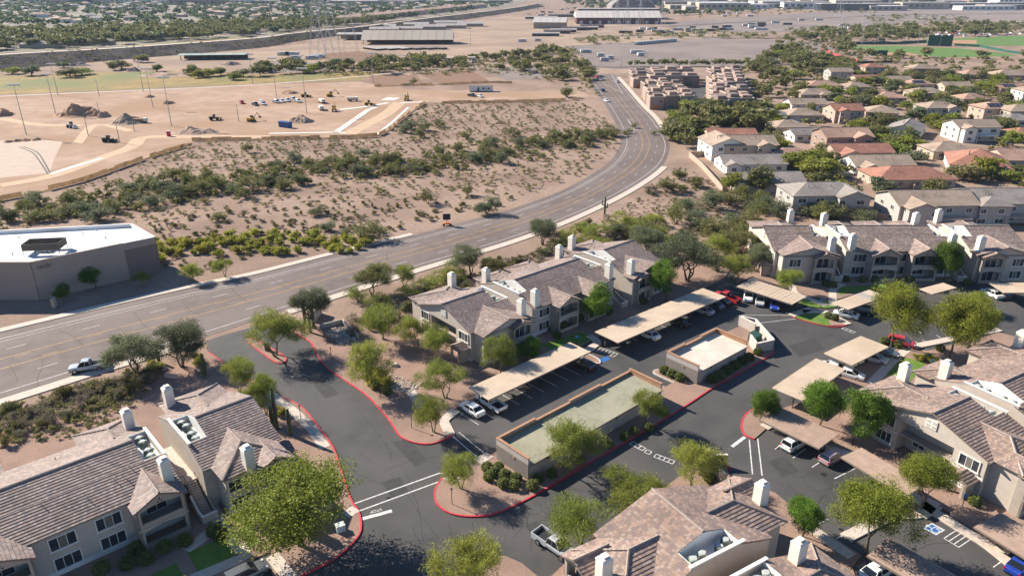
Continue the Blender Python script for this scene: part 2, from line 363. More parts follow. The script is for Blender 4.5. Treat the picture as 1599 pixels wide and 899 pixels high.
isl('gravel_bed', crm(K1)+[(425,905),(423,862),(398,872),(380,930),(-330,1010),(-330,800),(-120,690),(160,600)], M_grav)
isl('gravel_bed', crm(K2)+[(686,652),(760,614),(890,550),(960,513),(1131,436),(1140,420),(1060,400),(900,395),(640,470),(560,496),(500,507)], M_grav)
isl('gravel_bed', crm(K3)+[(1180,520),(1160,508),(1128,522),(1045,572),(1033,577),(1023,579),(1021,583),(1030,588),(1052,597),(1040,604),(985,592),(880,644),(772,707)], M_grav)
for k in (K1[1:], K2, K3[2:-1]): kerb(k, M_red)
isl('gravel_bed', [(383,528),(400,531),(425,545),(446,560),(444,566),(430,566),(400,545),(388,537)], M_grav); kerb([(383,528),(400,531),(425,545),(443,556),(447,562),(442,567),(430,566),(400,545),(386,534)], M_red)
LE = [(1178,638),(1166,646),(1159,657),(1158,668),(1164,680),(1178,686)]
isl('gravel_bed', crm(LE)+[(1196,670),(1215,668),(1290,700),(1330,716),(1362,717),(1440,780),(1408,790),(1405,800),(1418,808),(1440,806),(1460,797),(1470,792),(1540,843),(1720,940),(1720,560),(1640,540),(1560,520),(1450,548),(1400,545),(1330,578),(1255,628),(1215,640)], M_grav); kerb(LE, M_red)
isl('gravel_bed', [(700,935),(757,872),(770,868),(790,869),(815,880),(845,905),(862,899),(930,835),(1000,790),(1060,745),(1100,727),(1135,730),(1140,745),(1210,770),(1290,835),(1310,845),(1345,868),(1330,885),(1345,930),(1340,990),(700,990)], M_grav)
kerb([(757,872),(765,869),(775,868)], M_red); kerb([(1098,728),(1118,725),(1135,727),(1140,735)], M_red)
isl('gravel_bed', [(1150,442),(1175,432),(1262,462),(1300,470),(1368,450),(1440,446),(1490,438),(1720,440),(1720,330),(1160,330),(1140,400)], M_grav)
isl('lawn', [(1240,497),(1287,509),(1297,509),(1290,493),(1268,482)], M_grass, z=.17); kerb([(1238,496),(1262,503),(1287,509),(1305,511),(1322,508)], M_red)
isl('gravel_bed', [(1290,493),(1297,509),(1322,508),(1318,501),(1302,492)], M_grav, z=.16)
sheet('lawn', [(1247,472),(1262,466),(1302,474),(1305,480),(1290,482),(1256,479)], .17, M_grass)
sheet('lawn', [(1310,461),(1400,449),(1390,444),(1310,449)], .17, M_grass)
sheet('lawn', [(1373,582),(1413,559),(1446,567),(1420,598)], .17, M_grass)
sheet('lawn', [(293,864),(353,838),(375,858),(372,866),(310,896)], .17, M_grass)
sheet('lawn', [(372,826),(394,820),(405,848),(390,858)], .17, M_grass); sheet('lawn', [(235,899),(275,880),(290,905),(240,930)], .17, M_grass)
sheet('lawn', [(840,540),(905,520),(933,530),(870,549)], .17, M_grass)
def walk(px, w=1.5, z=.19, name='footpath'):
    mb = MB(); wallrun(mb, resample(GP(px), 1.2), w, 0, z); o = mb.build(name, M_conc); o['kind'] = 'structure'
for p in ([(1290,478),(1240,458),(1236,446)], [(1253,487),(1290,488),(1325,507)], [(1268,482),(1236,493)], [(703,679),(692,657),(712,641)], [(1360,600),(1395,563),(1420,543),(1560,515)], [(1193,668),(1215,657),(1290,700),(1340,715),(1362,722),(1450,795),(1540,850),(1640,930)], [(1437,806),(1460,783)],
          [(290,860),(345,820),(385,868),(372,875),(300,905)], [(345,820),(322,775)], [(420,615),(455,640),(485,668),(508,700)], [(425,868),(455,905)], [(556,795),(540,806)], [(745,722),(765,711)], [(697,744),(712,752)], [(1300,478),(1300,452),(1315,444)], [(660,640),(640,610)], [(900,560),(935,535),(920,525)], [(1320,840),(1400,800)], [(1250,815),(1330,870)]): walk(p)
kerb([(898,557),(925,566),(936,568),(934,561),(912,550)], M_conc, w=.3); isl('gravel_bed', [(898,557),(925,566),(936,568),(934,561),(912,550)], M_grav)
kerb([(1033,577),(1022,579),(1021,583),(1030,588),(1052,598)], M_conc, w=.25)
kerb([(1440,781),(1408,790),(1404,797),(1410,806),(1422,810),(1445,806),(1470,793)], M_conc, w=.3)
# painted lot markings
def paint(pts, w=.12, m=M_white, name='painted_line'):
    mb = MB(); ribbon(mb, GP(pts), w, .018); o = mb.build(name, m); o['kind'] = 'structure'
paint([(553,786),(687,738)], .2); paint([(559,798),(687,751)], .2); paint([(687,738),(698,741)], .15)
mb = MB(); ribbon(mb, GP([(564,810),(612,797)]), .55, .018); mb.build('stop_bar', M_white)['kind'] = 'structure'
paint([(706,680),(748,716)], .14); paint([(716,674),(762,712)], .14)
paint([(1170,686),(1175,740)], .16); paint([(1183,684),(1190,742)], .16)
mb = MB(); ribbon(mb, GP([(1143,697),(1163,682)]), .5, .018); mb.build('stop_bar', M_white)['kind'] = 'structure'
def stalls(p0, ang, n, pitch, length, side, name='stall_line'):
    u = np.array([math.cos(R(ang)), math.sin(R(ang))]); v = np.array([-u[1], u[0]])*side; o = np.array(p0)
    for i in range(n):
        a = o+u*pitch*i; mb = MB(); ribbon(mb, [tuple(a+v*.3), tuple(a+v*length)], .11, .018); mb.build(name, M_white)['kind'] = 'structure'
stalls(G(712,640), 42.3, 10, 2.72, 5.4, -1); stalls(G(960,516), 41, 14, 2.72, 5.4, -1)
for q in ((1210,701,1220,693),(1238,715,1258,700),(1268,729,1279,722),(1303,747,1335,731),(1278,818,1293,810),(1283,852,1325,831),(1551,885,1575,868),(1248,497,1180,505),(1236,492,1150,492),(1440,530,1456,541),(1462,523,1480,535),(1425,512,1440,521)): paint([q[:2], q[2:]], .12)
def ladder(a, b, w, n, m):
    A, B = np.array(G(*a)), np.array(G(*b)); u = (B-A)/np.hypot(*(B-A)); v = np.array([-u[1], u[0]])*w; mb = MB()
    ribbon(mb, [tuple(A), tuple(B)], .11, .018); ribbon(mb, [tuple(A+v), tuple(B+v)], .11, .018)
    for i in range(n+1):
        p = A+(B-A)*i/n; ribbon(mb, [tuple(p), tuple(p+v)], .11, .019)
    mb.build('hatched_bay_marking', m)['kind'] = 'structure'
ladder((926,546),(958,557), 1.5, 6, M_white); ladder((983,693),(1003,703), .8, 3, M_white); ladder((1006,706),(1014,709), .8, 1, M_white); ladder((1021,713),(1050,724), .8, 4, M_white); ladder((1314,513),(1332,520), .8, 3, M_white)
ladder((1474,840),(1497,854), 2.6, 3, M_white)
sheet('accessible_bay', [(934,561),(948,556),(954,560),(942,566)], .02, M_blue)
sheet('accessible_bay', [(1441,824),(1455,816),(1476,827),(1462,835)], .018, M_white); sheet('accessible_bay', [(1444,824),(1455,818),(1472,827),(1461,833)], .022, M_blue)
def text(body, px, h, ang, m, z=.02):
    c = bpy.data.curves.new('lettering', 'FONT'); c.body = body; c.size = h; c.align_x = 'CENTER'; c.align_y = 'CENTER'; c.extrude = .001
    o = bpy.data.objects.new('painted_word', c); LK(o); x, y = G(*px); o.location = (x, y, z); o.rotation_euler = (0, 0, R(ang)); c.materials.append(m); o['kind'] = 'structure'; return o
text('STOP', (587,797), .62, 204, M_white).scale = (1.0, 1.0, 1)
# wheelchair symbol
cx, cy = G(1458,825.5); mb = MB(); A = [(math.cos(t)*.42, math.sin(t)*.42) for t in np.linspace(R(100), R(380), 18)]
rot = R(30); T = lambda p: (cx+p[0]*math.cos(rot)-p[1]*math.sin(rot), cy+p[0]*math.sin(rot)+p[1]*math.cos(rot))
ribbon(mb, [T((x-.1, y-.25)) for x, y in A], .12, .026); ribbon(mb, [T(p) for p in ((-.1,.6),(-.05,.15),(.4,.12),(.62,-.45),(.8,-.4))], .13, .026); ribbon(mb, [T(p) for p in ((-.1,.72),(-.1,.9))], .2, .026)
mb.build('wheelchair_symbol', M_white)['kind'] = 'structure'
for p in ([(985,640),(1040,620)], [(520,700),(560,740),(600,756)], [(600,735),(640,720),(680,712)], [(700,812),(707,840),(695,858)], [(655,812),(645,830),(662,852)], [(738,815),(740,840)], [(640,750),(655,800),(663,850)], [(1225,735),(1252,745),(1270,735)], [(1252,745),(1270,765),(1300,762)], [(1225,735),(1215,748)], [(800,838),(825,820),(830,860)], [(1290,770),(1272,790)], [(1420,868),(1450,850),(1490,846)],
          [(560,640),(600,690),(610,720)], [(430,580),(470,610)], [(1500,870),(1510,890)], [(880,800),(900,780),(960,760)], [(610,740),(700,860)], [(590,870),(620,850),(680,840)]): seam(p, .06, .017, 'asphalt_crack')

for i in range(46):                                  # fine crack network in the lot
    cx_, cy_ = KSEED.choice(((590,700),(620,760),(650,830),(560,660),(480,600),(720,850),(860,800),(920,770),(960,740),(1080,690),(1130,660),(1220,740),(1260,760),(1300,790),(1400,850),(1460,870),(1200,610),(1250,560),(1330,530),(1220,520),(1280,640),(900,640)))
    q = (cx_+KSEED.uniform(-35,35), cy_+KSEED.uniform(-18,18)); a = KSEED.uniform(0,6.28); P = [q]
    for k in range(KSEED.randint(3,6)): a += KSEED.uniform(-.8,.8); P.append((P[-1][0]+math.cos(a)*KSEED.uniform(6,14), P[-1][1]+math.sin(a)*KSEED.uniform(3,8)))
    seam(P, KSEED.uniform(.03,.06), .0172, 'asphalt_crack')
# ---------------------------------------------------------------- tiled roofs
def clip(poly, k, val, keep_ge):
    out = []; n = len(poly)
    for i in range(n):
        a, b = poly[i], poly[(i+1) % n]; ia = (a[k] >= val) == keep_ge or a[k] == val; ib = (b[k] >= val) == keep_ge or b[k] == val
        if ia: out.append(a)
        if ia != ib:
            t = (val-a[k])/(b[k]-a[k]); out.append(tuple(a[j]+(b[j]-a[j])*t for j in range(2)))
    return out
class Roof:
    """planes of overlapping tile courses; material 0 tiles, 1 fascia, 2 ridge caps"""
    def __init__(s, c=.42, step=.055, tw=.36): s.b = MB(); s.b.uv = []; s.c, s.step, s.tw = c, step, tw
    def _f(s, vs, uvs, mi):
        s.b.add(vs, [list(range(len(vs)))], mi); s.b.uv += uvs
    def plane(s, pts, thick=.16):
        P = [np.array(p, float) for p in pts]
        n = np.zeros(3)
        for i in range(len(P)): n += np.cross(P[i]-P[0], P[(i+1) % len(P)]-P[0])
        n /= np.linalg.norm(n)
        if n[2] < 0: n = -n; P = P[::-1]
        v = np.array([0, 0, 1.])-n*n[2]; v /= np.linalg.norm(v); u = np.cross(v, n)
        o = min(P, key=lambda p: p@v); q = [((p-o)@u, (p-o)@v) for p in P]
        vmax = max(x[1] for x in q); K = max(1, int(math.ceil(vmax/s.c-1e-6)))
        ph = rnd.random()*50
        W = lambda a, b, h: tuple(o+u*a+v*b+n*h)
        for k in range(K):
            lo, hi = k*s.c, (k+1)*s.c
            pl = clip(clip(q, 1, lo, True), 1, hi, False)
            if len(pl) < 3: continue
            h = lambda b: s.step*(1-(b-lo)/s.c)+.004
            s._f([W(a, b, h(b)) for a, b in pl], [(ph+a/s.tw+.5*(k % 2), ph//1+k+.5) for a, b in pl], 0)
            us = [a for a, b in pl if abs(b-lo) < 1e-5]
            if len(us) >= 2 and max(us)-min(us) > .02:
                a0, a1 = min(us), max(us)
                s._f([W(a0, lo, -.03), W(a1, lo, -.03), W(a1, lo, s.step+.004), W(a0, lo, s.step+.004)], [(ph, k+.5)]*4, 1 if k == 0 else 0)
        m = len(q)                                   # slab edge and underside
        for i in range(m):
            a, b = q[i], q[(i+1) % m]
            s._f([W(*a, -thick), W(*b, -thick), W(*b, .0), W(*a, .0)], [(0, 0)]*4, 1)
        s._f([W(*a, -thick) for a in q][::-1], [(0, 0)]*m, 1)
    def cap(s, p, q, r=.14):
        p, q = Vector(p), Vector(q); L = (q-p).length; n = max(1, int(L/.42)); nf = len(s.b.f)
        for i in range(n):
            a, b = p+(q-p)*(i/n), p+(q-p)*((i+1)/n); s.b.tube(a, b, r*1.12, r*.92, 5, 2, cap=False)
        s.b.uv += [(0, 0)]*sum(len(f) for f in s.b.f[nf:])
    def build(s, parent, m, name='roof'): return s.b.build(name, [m, M_fascia, M_cap], parent)
WIN = {}
def window(parent, x, y, z, nang, w=1.8, h=1.35, n=3, blind=False, trim=True, depth=.12, fm=None, gm=None):
    """framed window facing nang degrees; its pane is a child"""
    fm = fm or M_trim; key = (w, h, n, blind, trim, fm.name, gm.name if gm else '')
    if key not in WIN:
        b = MB(); t = .14 if trim else .07; d = depth
        b.box(-w/2-t, w/2+t, -d, 0, h/2, h/2+t); b.box(-w/2-t-.08, w/2+t+.08, -d-.06, 0, -h/2-t*1.3, -h/2)
        b.box(-w/2-t, -w/2, -d, 0, -h/2, h/2); b.box(w/2, w/2+t, -d, 0, -h/2, h/2)
        for i in range(1, n): b.box(-w/2+w*i/n-.035, -w/2+w*i/n+.035, -.06, 0, -h/2, h/2)
        p = MB().box(-w/2, w/2, -.03, 0, -h/2, h/2)
        if blind:
            p.m = [0]*len(p.f); p.box(-w/2+w/n+.04, -w/2+2*w/n-.04, -.036, -.03, -h/2+.03, h/2-.03, 1)
        WIN[key] = (b.mesh('window', fm), p.mesh('pane', [gm or M_glass, M_blind]))
    o = obj('window', WIN[key][0], parent, (x, y, z), R(nang+90)); obj('pane', WIN[key][1], o); return o
CH = {}
def chimney(parent, x, y, z0, z1, sx=1.15, sy=1.3, m=None):
    key = (round(z1-z0, 2), sx, sy)
    if key not in CH:
        h = z1-z0; b = MB().box(-sx/2, sx/2, -sy/2, sy/2, 0, h-.28); b.add([(-sx/2-.06,-sy/2-.06,h-.28),(sx/2+.06,-sy/2-.06,h-.28),(sx/2+.06,sy/2+.06,h-.28),(-sx/2-.06,sy/2+.06,h-.28),(-sx/2+.12,-sy/2+.12,h),(sx/2-.12,-sy/2+.12,h),(sx/2-.12,sy/2-.12,h),(-sx/2+.12,sy/2-.12,h)], [(4,5,6,7),(0,1,5,4),(1,2,6,5),(2,3,7,6),(3,0,4,7),(0,3,2,1)])
        c = MB().box(-.22, .22, -.22, .22, h, h+.16).box(-.32, .32, -.32, .32, h+.16, h+.24)
        CH[key] = (b.mesh('chimney', M_cream), c.mesh('cap', M_cream))
    o = obj('chimney', CH[key][0], parent, (x, y, z0)); obj('cap', CH[key][1], o)
AC = None
def ac_unit(x, y, z, label, group):
    global AC
    if AC is None:
        b = MB().box(-.38, .38, -.38, .38, .06, .86)
        for i in range(7):
            zz = .14+i*.1; b.box(-.4, .4, -.4, .4, zz, zz+.04, 1)
        f = MB(); f.tube((0,0,.86), (0,0,.94), .36, .33, 14); f.tube((0,0,.94), (0,0,.95), .12, .12, 8)
        AC = (b.mesh('housing', [mat('ac_green', (.30,.34,.29), .6, .1, 3), mat('ac_louvre', (.16,.19,.16), .6, .1, 3)]), f.mesh('fan_guard', mat('ac_fan', (.42,.43,.40), .5, .1, 3)))
    e = empty('air_conditioner', (x, y, z), rnd.uniform(-.1, .1), label, 'air conditioner', group)
    obj('housing', AC[0], e); obj('fan_guard', AC[1], e)
# ---------------------------------------------------------------- apartment blocks
ZE, ZR, HD = 5.7, 8.4, 8.0
SL = (ZR-ZE)/HD
def zroof(f): return ZR-SL*abs(f)
class Block:
    def __init__(s, bld, ox, sx, sy, tm, where):
        s.e, s.ox, s.sx, s.sy, s.tm, s.where = bld, ox, sx, sy, tm, where
        s.w = MB(); s.r = Roof(); s.acs = []
    def T(s, x, f, z): return (s.ox+s.sx*x, s.sy*f, z)
    def box(s, x0, x1, f0, f1, z0, z1, mi=0, mb=None):
        a, b = s.T(x0, f0, z0), s.T(x1, f1, z1); (mb or s.w).box(a[0], b[0], a[1], b[1], z0, z1, mi)
    def extx(s, fz, x0, x1, mi=0, mb=None):
        """polygon in (f,z) pushed along x"""
        n = len(fz); v = [s.T(x0, f, z) for f, z in fz]+[s.T(x1, f, z) for f, z in fz]
        (mb or s.w).add(v, [list(range(n)), list(range(n, 2*n))[::-1]]+[(i, (i+1) % n, n+(i+1) % n, n+i) for i in range(n)], mi)
    def extf(s, xz, f0, f1, mi=0, mb=None):
        n = len(xz); v = [s.T(x, f0, z) for x, z in xz]+[s.T(x, f1, z) for x, z in xz]
        (mb or s.w).add(v, [list(range(n)), list(range(n, 2*n))[::-1]]+[(i, (i+1) % n, n+(i+1) % n, n+i) for i in range(n)], mi)
    def plane(s, pts): s.r.plane([s.T(*p) for p in pts])
    def cap(s, a, b): s.r.cap(s.T(*a), s.T(*b))
    def win(s, x, f, z, face, **k):
        p = s.T(x, f, z); a = {'f': 90*s.sy, 'b': -90*s.sy, 'x0': 180 if s.sx > 0 else 0, 'x1': 0 if s.sx > 0 else 180}[face]; window(s.e, *p, a, **k)
    def chim(s, x, f, z0, z1): p = s.T(x, f, z0); chimney(s.e, p[0], p[1], z0, z1)
    def main(s, x0, x1, wells):
        """main gable from x0 to x1; wells: list of (xa, xb) notches cut through the ridge"""
        o = .45; cuts = sorted(wells); xs = x0-(0 if any(abs(w[0]-x0) < .5 for w in wells) else o); xe = x1+(0 if any(abs(w[1]-x1) < .5 for w in wells) else o)
        W0, W1 = 3.4, -3.0; ZP = 7.45
        ua = cuts[0][1] if cuts and abs(cuts[0][0]-x0) < .5 else xs; ub = cuts[-1][0] if cuts and abs(cuts[-1][1]-x1) < .5 else xe
        z = zroof
        s.plane([(xs,HD,z(HD)),(xe,HD,z(HD)),(xe,W0,z(W0)),(xs,W0,z(W0))]); s.plane([(ua,W0,z(W0)),(ub,W0,z(W0)),(ub,0,ZR),(ua,0,ZR)])
        s.plane([(xs,-HD,z(HD)),(xe,-HD,z(HD)),(xe,W1,z(W1)),(xs,W1,z(W1))]); s.plane([(ua,W1,z(W1)),(ub,W1,z(W1)),(ub,0,ZR),(ua,0,ZR)])
        s.cap((ua,0,ZR+.03), (ub,0,ZR+.03))
        for xa, xb in wells:
            m = MB(); fl = 6.35
            a, b = (xa+.25, xb) if abs(xa-x0) < .5 else (xa, xb-.25)
            s.box(a, b, W1, W0, fl-.1, fl, 0, m)
            inner = b if abs(xa-x0) < .5 else a
            d = .06 if inner == b else -.06
            for k in np.linspace(W1, W0, 9)[:-1]:      # lining wall under the roof edge, panel by panel
                k2 = k+(W0-W1)/8; s.extx([(k+.01, fl), (k2-.01, fl), (k2-.01, z(k2)-.02), (k+.01, z(k)-.02)], inner-d, inner+d*.2, 0, m)
            s.extf([(a, fl), (b, fl), (b, z(W0)+.02), (a, z(W0)+.02)], W0-.08, W0+.02, 0, m); s.extf([(a, fl), (b, fl), (b, z(W1)+.02), (a, z(W1)+.02)], W1-.02, W1+.08, 0, m)
            m.build('roof_well', M_wellw, s.e)
            ex0, ex1 = (x0, x0+.25) if abs(xa-x0) < .5 else (x1-.25, x1)
            s.extx([(-7.5,0),(7.5,0),(7.5,z(7.5)-.02),(W0+.5,z(W0+.5)-.02),(W0+.5,ZP),(W1-.5,ZP),(W1-.5,z(W1-.5)-.02),(-7.5,z(7.5)-.02)], ex0, ex1)
            cp = MB(); s.extx([(W0+.55,ZP),(W1-.55,ZP),(W1-.55,ZP+.12),(W0+.55,ZP+.12)], ex0-.06, ex1+.06, 0, cp); cp.build('parapet_cap', M_wellw, s.e)
            for ff in (2.5, 1.2, -1.0, -2.2): s.acs.append(((xa+xb)/2+rnd.uniform(-.25,.25), ff, fl))
    def gable_cross(s, xc, hw, f1, zr, side=1, hip=False, ov=.45):
        """cross roof over a wing that comes forward to f1 (side 1 front, -1 rear)"""
        sl = (zr-ZE)/hw; fv = (ZR-zr)/SL; g = lambda f: side*f
        if hip:
            fr = f1-hw*.95
            fr = max(fr, fv+.3)
            s.plane([(xc,g(fv),zr),(xc,g(fr),zr),(xc-hw,g(f1),ZE),(xc-hw,g(HD),ZE)]); s.plane([(xc,g(fv),zr),(xc,g(fr),zr),(xc+hw,g(f1),ZE),(xc+hw,g(HD),ZE)])
            s.plane([(xc,g(fr),zr),(xc-hw,g(f1),ZE),(xc+hw,g(f1),ZE)])
            s.cap((xc,g(fv),zr+.05), (xc,g(fr),zr+.05)); s.cap((xc,g(fr),zr+.05), (xc-hw,g(f1),ZE+.05)); s.cap((xc,g(fr),zr+.05), (xc+hw,g(f1),ZE+.05))
        else:
            s.plane([(xc,g(fv),zr),(xc,g(f1),zr),(xc-hw,g(f1),ZE),(xc-hw,g(HD),ZE)]); s.plane([(xc,g(fv),zr),(xc,g(f1),zr),(xc+hw,g(f1),ZE),(xc+hw,g(HD),ZE)])
            s.cap((xc,g(fv),zr+.05), (xc,g(f1),zr+.05))
            i = ov; s.extf([(xc-hw+i,ZE-.4),(xc+hw-i,ZE-.4),(xc+hw-i,ZE+sl*i-.1),(xc,zr-.2),(xc-hw+i,ZE+sl*i-.1)], g(f1-.75), g(f1-.5))
        s.box(xc-hw+ov, xc+hw-ov, g(7.3), g(f1-.5), 0, ZE-.02)
    def bay(s, xc, hw, f0, f1, zr, side=1, ze=5.35, roof=True, valley=None, furn=False):
        """two-storey balcony bay with arched openings and a small gable"""
        g = lambda f: side*f; w = hw-.3; m = MB(); p = .45; th = .28; fi = f1-.4
        s.box(xc-w, xc-w+.2, g(f0), g(fi), 0, ze, 0, m); s.box(xc+w-.2, xc+w, g(f0), g(fi), 0, ze, 0, m)
        for z0, z1, par in ((.0, 2.62, .6), (2.72, ze+.1, .7)):
            s.box(xc-w, xc-w+p, g(fi-th), g(fi), z0, z1, 0, m); s.box(xc+w-p, xc+w, g(fi-th), g(fi), z0, z1, 0, m)
            s.box(xc-w+p, xc+w-p, g(fi-th), g(fi-.05), z0, z0+par, 0, m)
            a = w-p; zt = z1-.02; n = 10
            arc = [(xc-a+2*a*i/n, zt-.4+.36*math.sin(math.pi*i/n)) for i in range(n+1)]
            s.extf([(xc+a, z1), (xc-a, z1)]+arc, g(fi-th), g(fi-.03), 0, m)
        s.box(xc-w+.2, xc+w-.2, g(f0), g(fi-th), 2.55, 2.78, 0, m)
        if roof:
            s.extf([(xc-w, ze+.1), (xc+w, ze+.1), (xc, zr-.18)], g(fi-th), g(fi-.02), 0, m)
        m.build('balcony', M_stucco2, s.e)
        b = MB()                                            # trim band and the three-dot vent
        s.box(xc-w-.05, xc+w+.05, g(fi-.02), g(fi+.05), 2.62, 2.8, 0, b); b.build('trim_band', M_stucco, s.e)
        d = MB()
        for dx, dz in ((0, .3), (-.2, 0), (.2, 0)):
            q = s.T(xc+dx, g(fi-.03), ze+.3+dz); d.tube(q, (q[0], q[1]+s.sy*side*.05, q[2]), .1, .1, 8)
        d.build('gable_vent', M_dark, s.e)
        for zz in (1.3, 4.05): s.win(xc, g(f0+.01), zz-.1, 'f' if side > 0 else 'b', w=2.2, h=2.0, n=2, trim=False)
        if roof:
            fv = valley if valley is not None else (ZR-zr)/SL; hb = HD if f0 < HD+.4 else f0
            q = [(xc,g(fv),zr),(xc,g(f1),zr)]; zb = ze+.15
            s.plane(q+[(xc-hw,g(f1),zb),(xc-hw,g(hb),zb)]); s.plane(q+[(xc+hw,g(f1),zb),(xc+hw,g(hb),zb)]); s.cap((xc,g(fv),zr+.05), (xc,g(f1),zr+.05))
    def finish(s):
        s.w.build('wall', M_stucco, s.e); s.r.build(s.e, s.tm)
def stair(B, x0, x1, name='staircase'):
    """breezeway slab, stair and its low wall between two blocks (block coordinates x0..x1)"""
    m = MB(); B.box(x0, x1, -4.5, 4.6, 2.6, 2.82, 0, m)
    xs = x0+.2; xe = x0+1.45; n = 15
    for i in range(n):
        f = 4.6+i*.29; z = 2.82-(i+1)*.175; B.box(xs, xe, f, f+.31, z-.1, z+.02, 0, m)
    m.build(name, M_conc, B.e)
    r = MB()
    for x in (xs-.02, xe+.02):
        for i in range(0, n+1, 3):
            f = 4.6+i*.29; z = 2.82-i*.175; q = B.T(x, f, z); r.tube(q, (q[0], q[1], z+1.0), .025, n=4)
        r.tube(B.T(x, 4.6, 3.82), B.T(x, 4.6+n*.29, 3.82-n*.175), .03, n=4)
    for f in (-4.4, 4.5):
        for k in range(7):
            xx = xe+(x1-xe)*k/6; q = B.T(xx, f, 2.82); r.tube(q, (q[0], q[1], 3.85), .02, n=4)
        r.tube(B.T(xe, f, 3.85), B.T(x1, f, 3.85), .03, n=4)
    r.build('railing', M_dark, B.e)
    w = MB(); B.extx([(6.6,0),(9.9,0),(9.9,1.05),(8.8,1.05),(6.6,2.1)], xe+.12, xe+.3, 0, w); B.box(xs-.3, xe+.3, 9.9, 10.1, 0, 1.05, 0, w); B.extx([(6.6,0),(9.9,0),(9.9,1.05),(8.8,1.05),(6.6,2.1)], xs-.3, xs-.14, 0, w); w.build('stair_wall', M_stucco, B.e)
    c = MB(); B.box(xs-.34, xe+.34, 9.86, 10.14, 1.05, 1.13, 0, c); B.extx([(6.6,2.1),(8.8,1.05),(9.9,1.05),(9.9,1.12),(8.82,1.12),(6.6,2.18)], xe+.08, xe+.34, 0, c); c.build('stair_wall_cap', M_trim, B.e)
def gable_end(B, d=2.2, xwin=True):
    """entrance recess, windows, vent and porch of the gable end at x=0"""
    f0, f1 = -4.0, 3.4; W = 7.5; B.gap = d
    B.box(0, d, -W, f0, 0, 5.75); B.box(0, d, f1, W, 0, 5.75); B.box(0, d, f0, f1, 4.95, 5.75); B.extx([(-W,5.75),(W,5.75),(0,ZR-.2)], 0, .3)
    m = MB(); B.box(.5, d, f0, f1, 2.55, 2.72, 0, m); m.build('landing', M_stucco2, B.e)
    
    for q in ((f1+.02, W+.04, 2.62, 2.85), (-W-.04, f0-.02, 2.62, 2.85), (f1+.02, W+.02, 0, .75)):
        t = MB(); B.box(-.05, .0, *q, 0, t); t.build('trim_band', M_trim, B.e)
    for z in (1.5, 4.1):
        B.win(0, 5.5, z, 'x0', w=2.4, h=1.5, n=3, blind=True); B.win(0, -5.8, z, 'x0', w=2.2, h=1.5, n=3)
        B.win(d, 1.6, z+.1, 'x0', w=1.6, h=1.3, n=2, trim=False); B.win(d, -2.0, z+.1, 'x0', w=1.6, h=1.3, n=2, trim=False)
    v = MB(); B.box(-.12, 0, -.75, .75, 6.0, 7.3, 0, v)
    for f in (-.38, .38):
        for z in (6.35, 6.95): B.box(-.14, -.1, f-.26, f+.26, z-.2, z+.2, 1, v)
    v.build('gable_vent', [M_trim, M_stucco], B.e)
    pr = MB(); B.extf([(-2.0,0),(-1.75,0),(-1.75,2.1),(-2.0,2.3)], 4.3, 4.6, 0, pr); B.box(-2.0, 0, 6.6, 6.9, 0, 2.3, 0, pr); B.box(-2.0, -1.75, 4.3, 4.8, 0, 2.3, 0, pr); B.box(-2, -1.75, 6.3, 6.9, 0, 2.3, 0, pr); B.box(-2, -1.75, 4.3, 6.9, 2.1, 2.5, 0, pr); pr.build('porch', M_stucco2, B.e)
    r = Roof(); tt = B.T; r.plane([tt(-2.4,5.6,3.25), tt(0,5.6,3.25), tt(0,4.0,2.5), tt(-2.4,4.0,2.5)]); r.plane([tt(-2.4,5.6,3.25), tt(0,5.6,3.25), tt(0,7.2,2.5), tt(-2.4,7.2,2.5)]); r.build(B.e, B.tm, 'porch_roof')
def end_block(e, ox, sx, sy, Lr, style, tm, where, rear_hip=True):
    B = Block(e, ox, sx, sy, tm, where); L = Lr+2.4; k = L/9.8
    B.main(0, L, [(Lr, L)]); gable_end(B); B.box(2.2, L-.25, -7.5, 7.5, 0, 5.78)
    def wing(side, st):
        if st == 'gable':
            B.gable_cross(5.2*k, 5.0*k, 10.6, 7.3, side); B.bay(7.4*k, 2.5, 10.1, 11.5, 6.4, side, valley=10.0)
            for z in (1.5, 4.1): B.win(2.7*k, side*10.1, z, 'f' if side > 0 else 'b', w=2.2, h=1.5, n=3, blind=True)
            B.chim(9.0*k, side*8.6, 5.3, 8.9)
        else:
            B.gable_cross(4.6*k, 4.3*k, 11.4, 7.25, side, hip=True)
            B.bay(2.5*k, 2.4, 10.9, 12.6, 6.7, side, valley=8.2)
            for z in (1.5, 4.1): B.win(6.9*k, side*10.9, z, 'f' if side > 0 else 'b', w=2.4, h=1.5, n=3)
            B.chim(5.3*k, side*11.0, 5.2, 8.7)
    def rear():
        B.gable_cross(4.4*k, 4.3*k, 11.3, 7.2, -1, hip=True); B.chim(7.6*k, -9.4, 5.0, 8.9)
        for z in (1.5, 4.1): B.win(4.4*k, -10.8, z, 'b', w=2.0, h=1.35, n=3)
    wing(1, style); rear() if rear_hip is True else wing(-1, style)
    B.finish(); return B, L
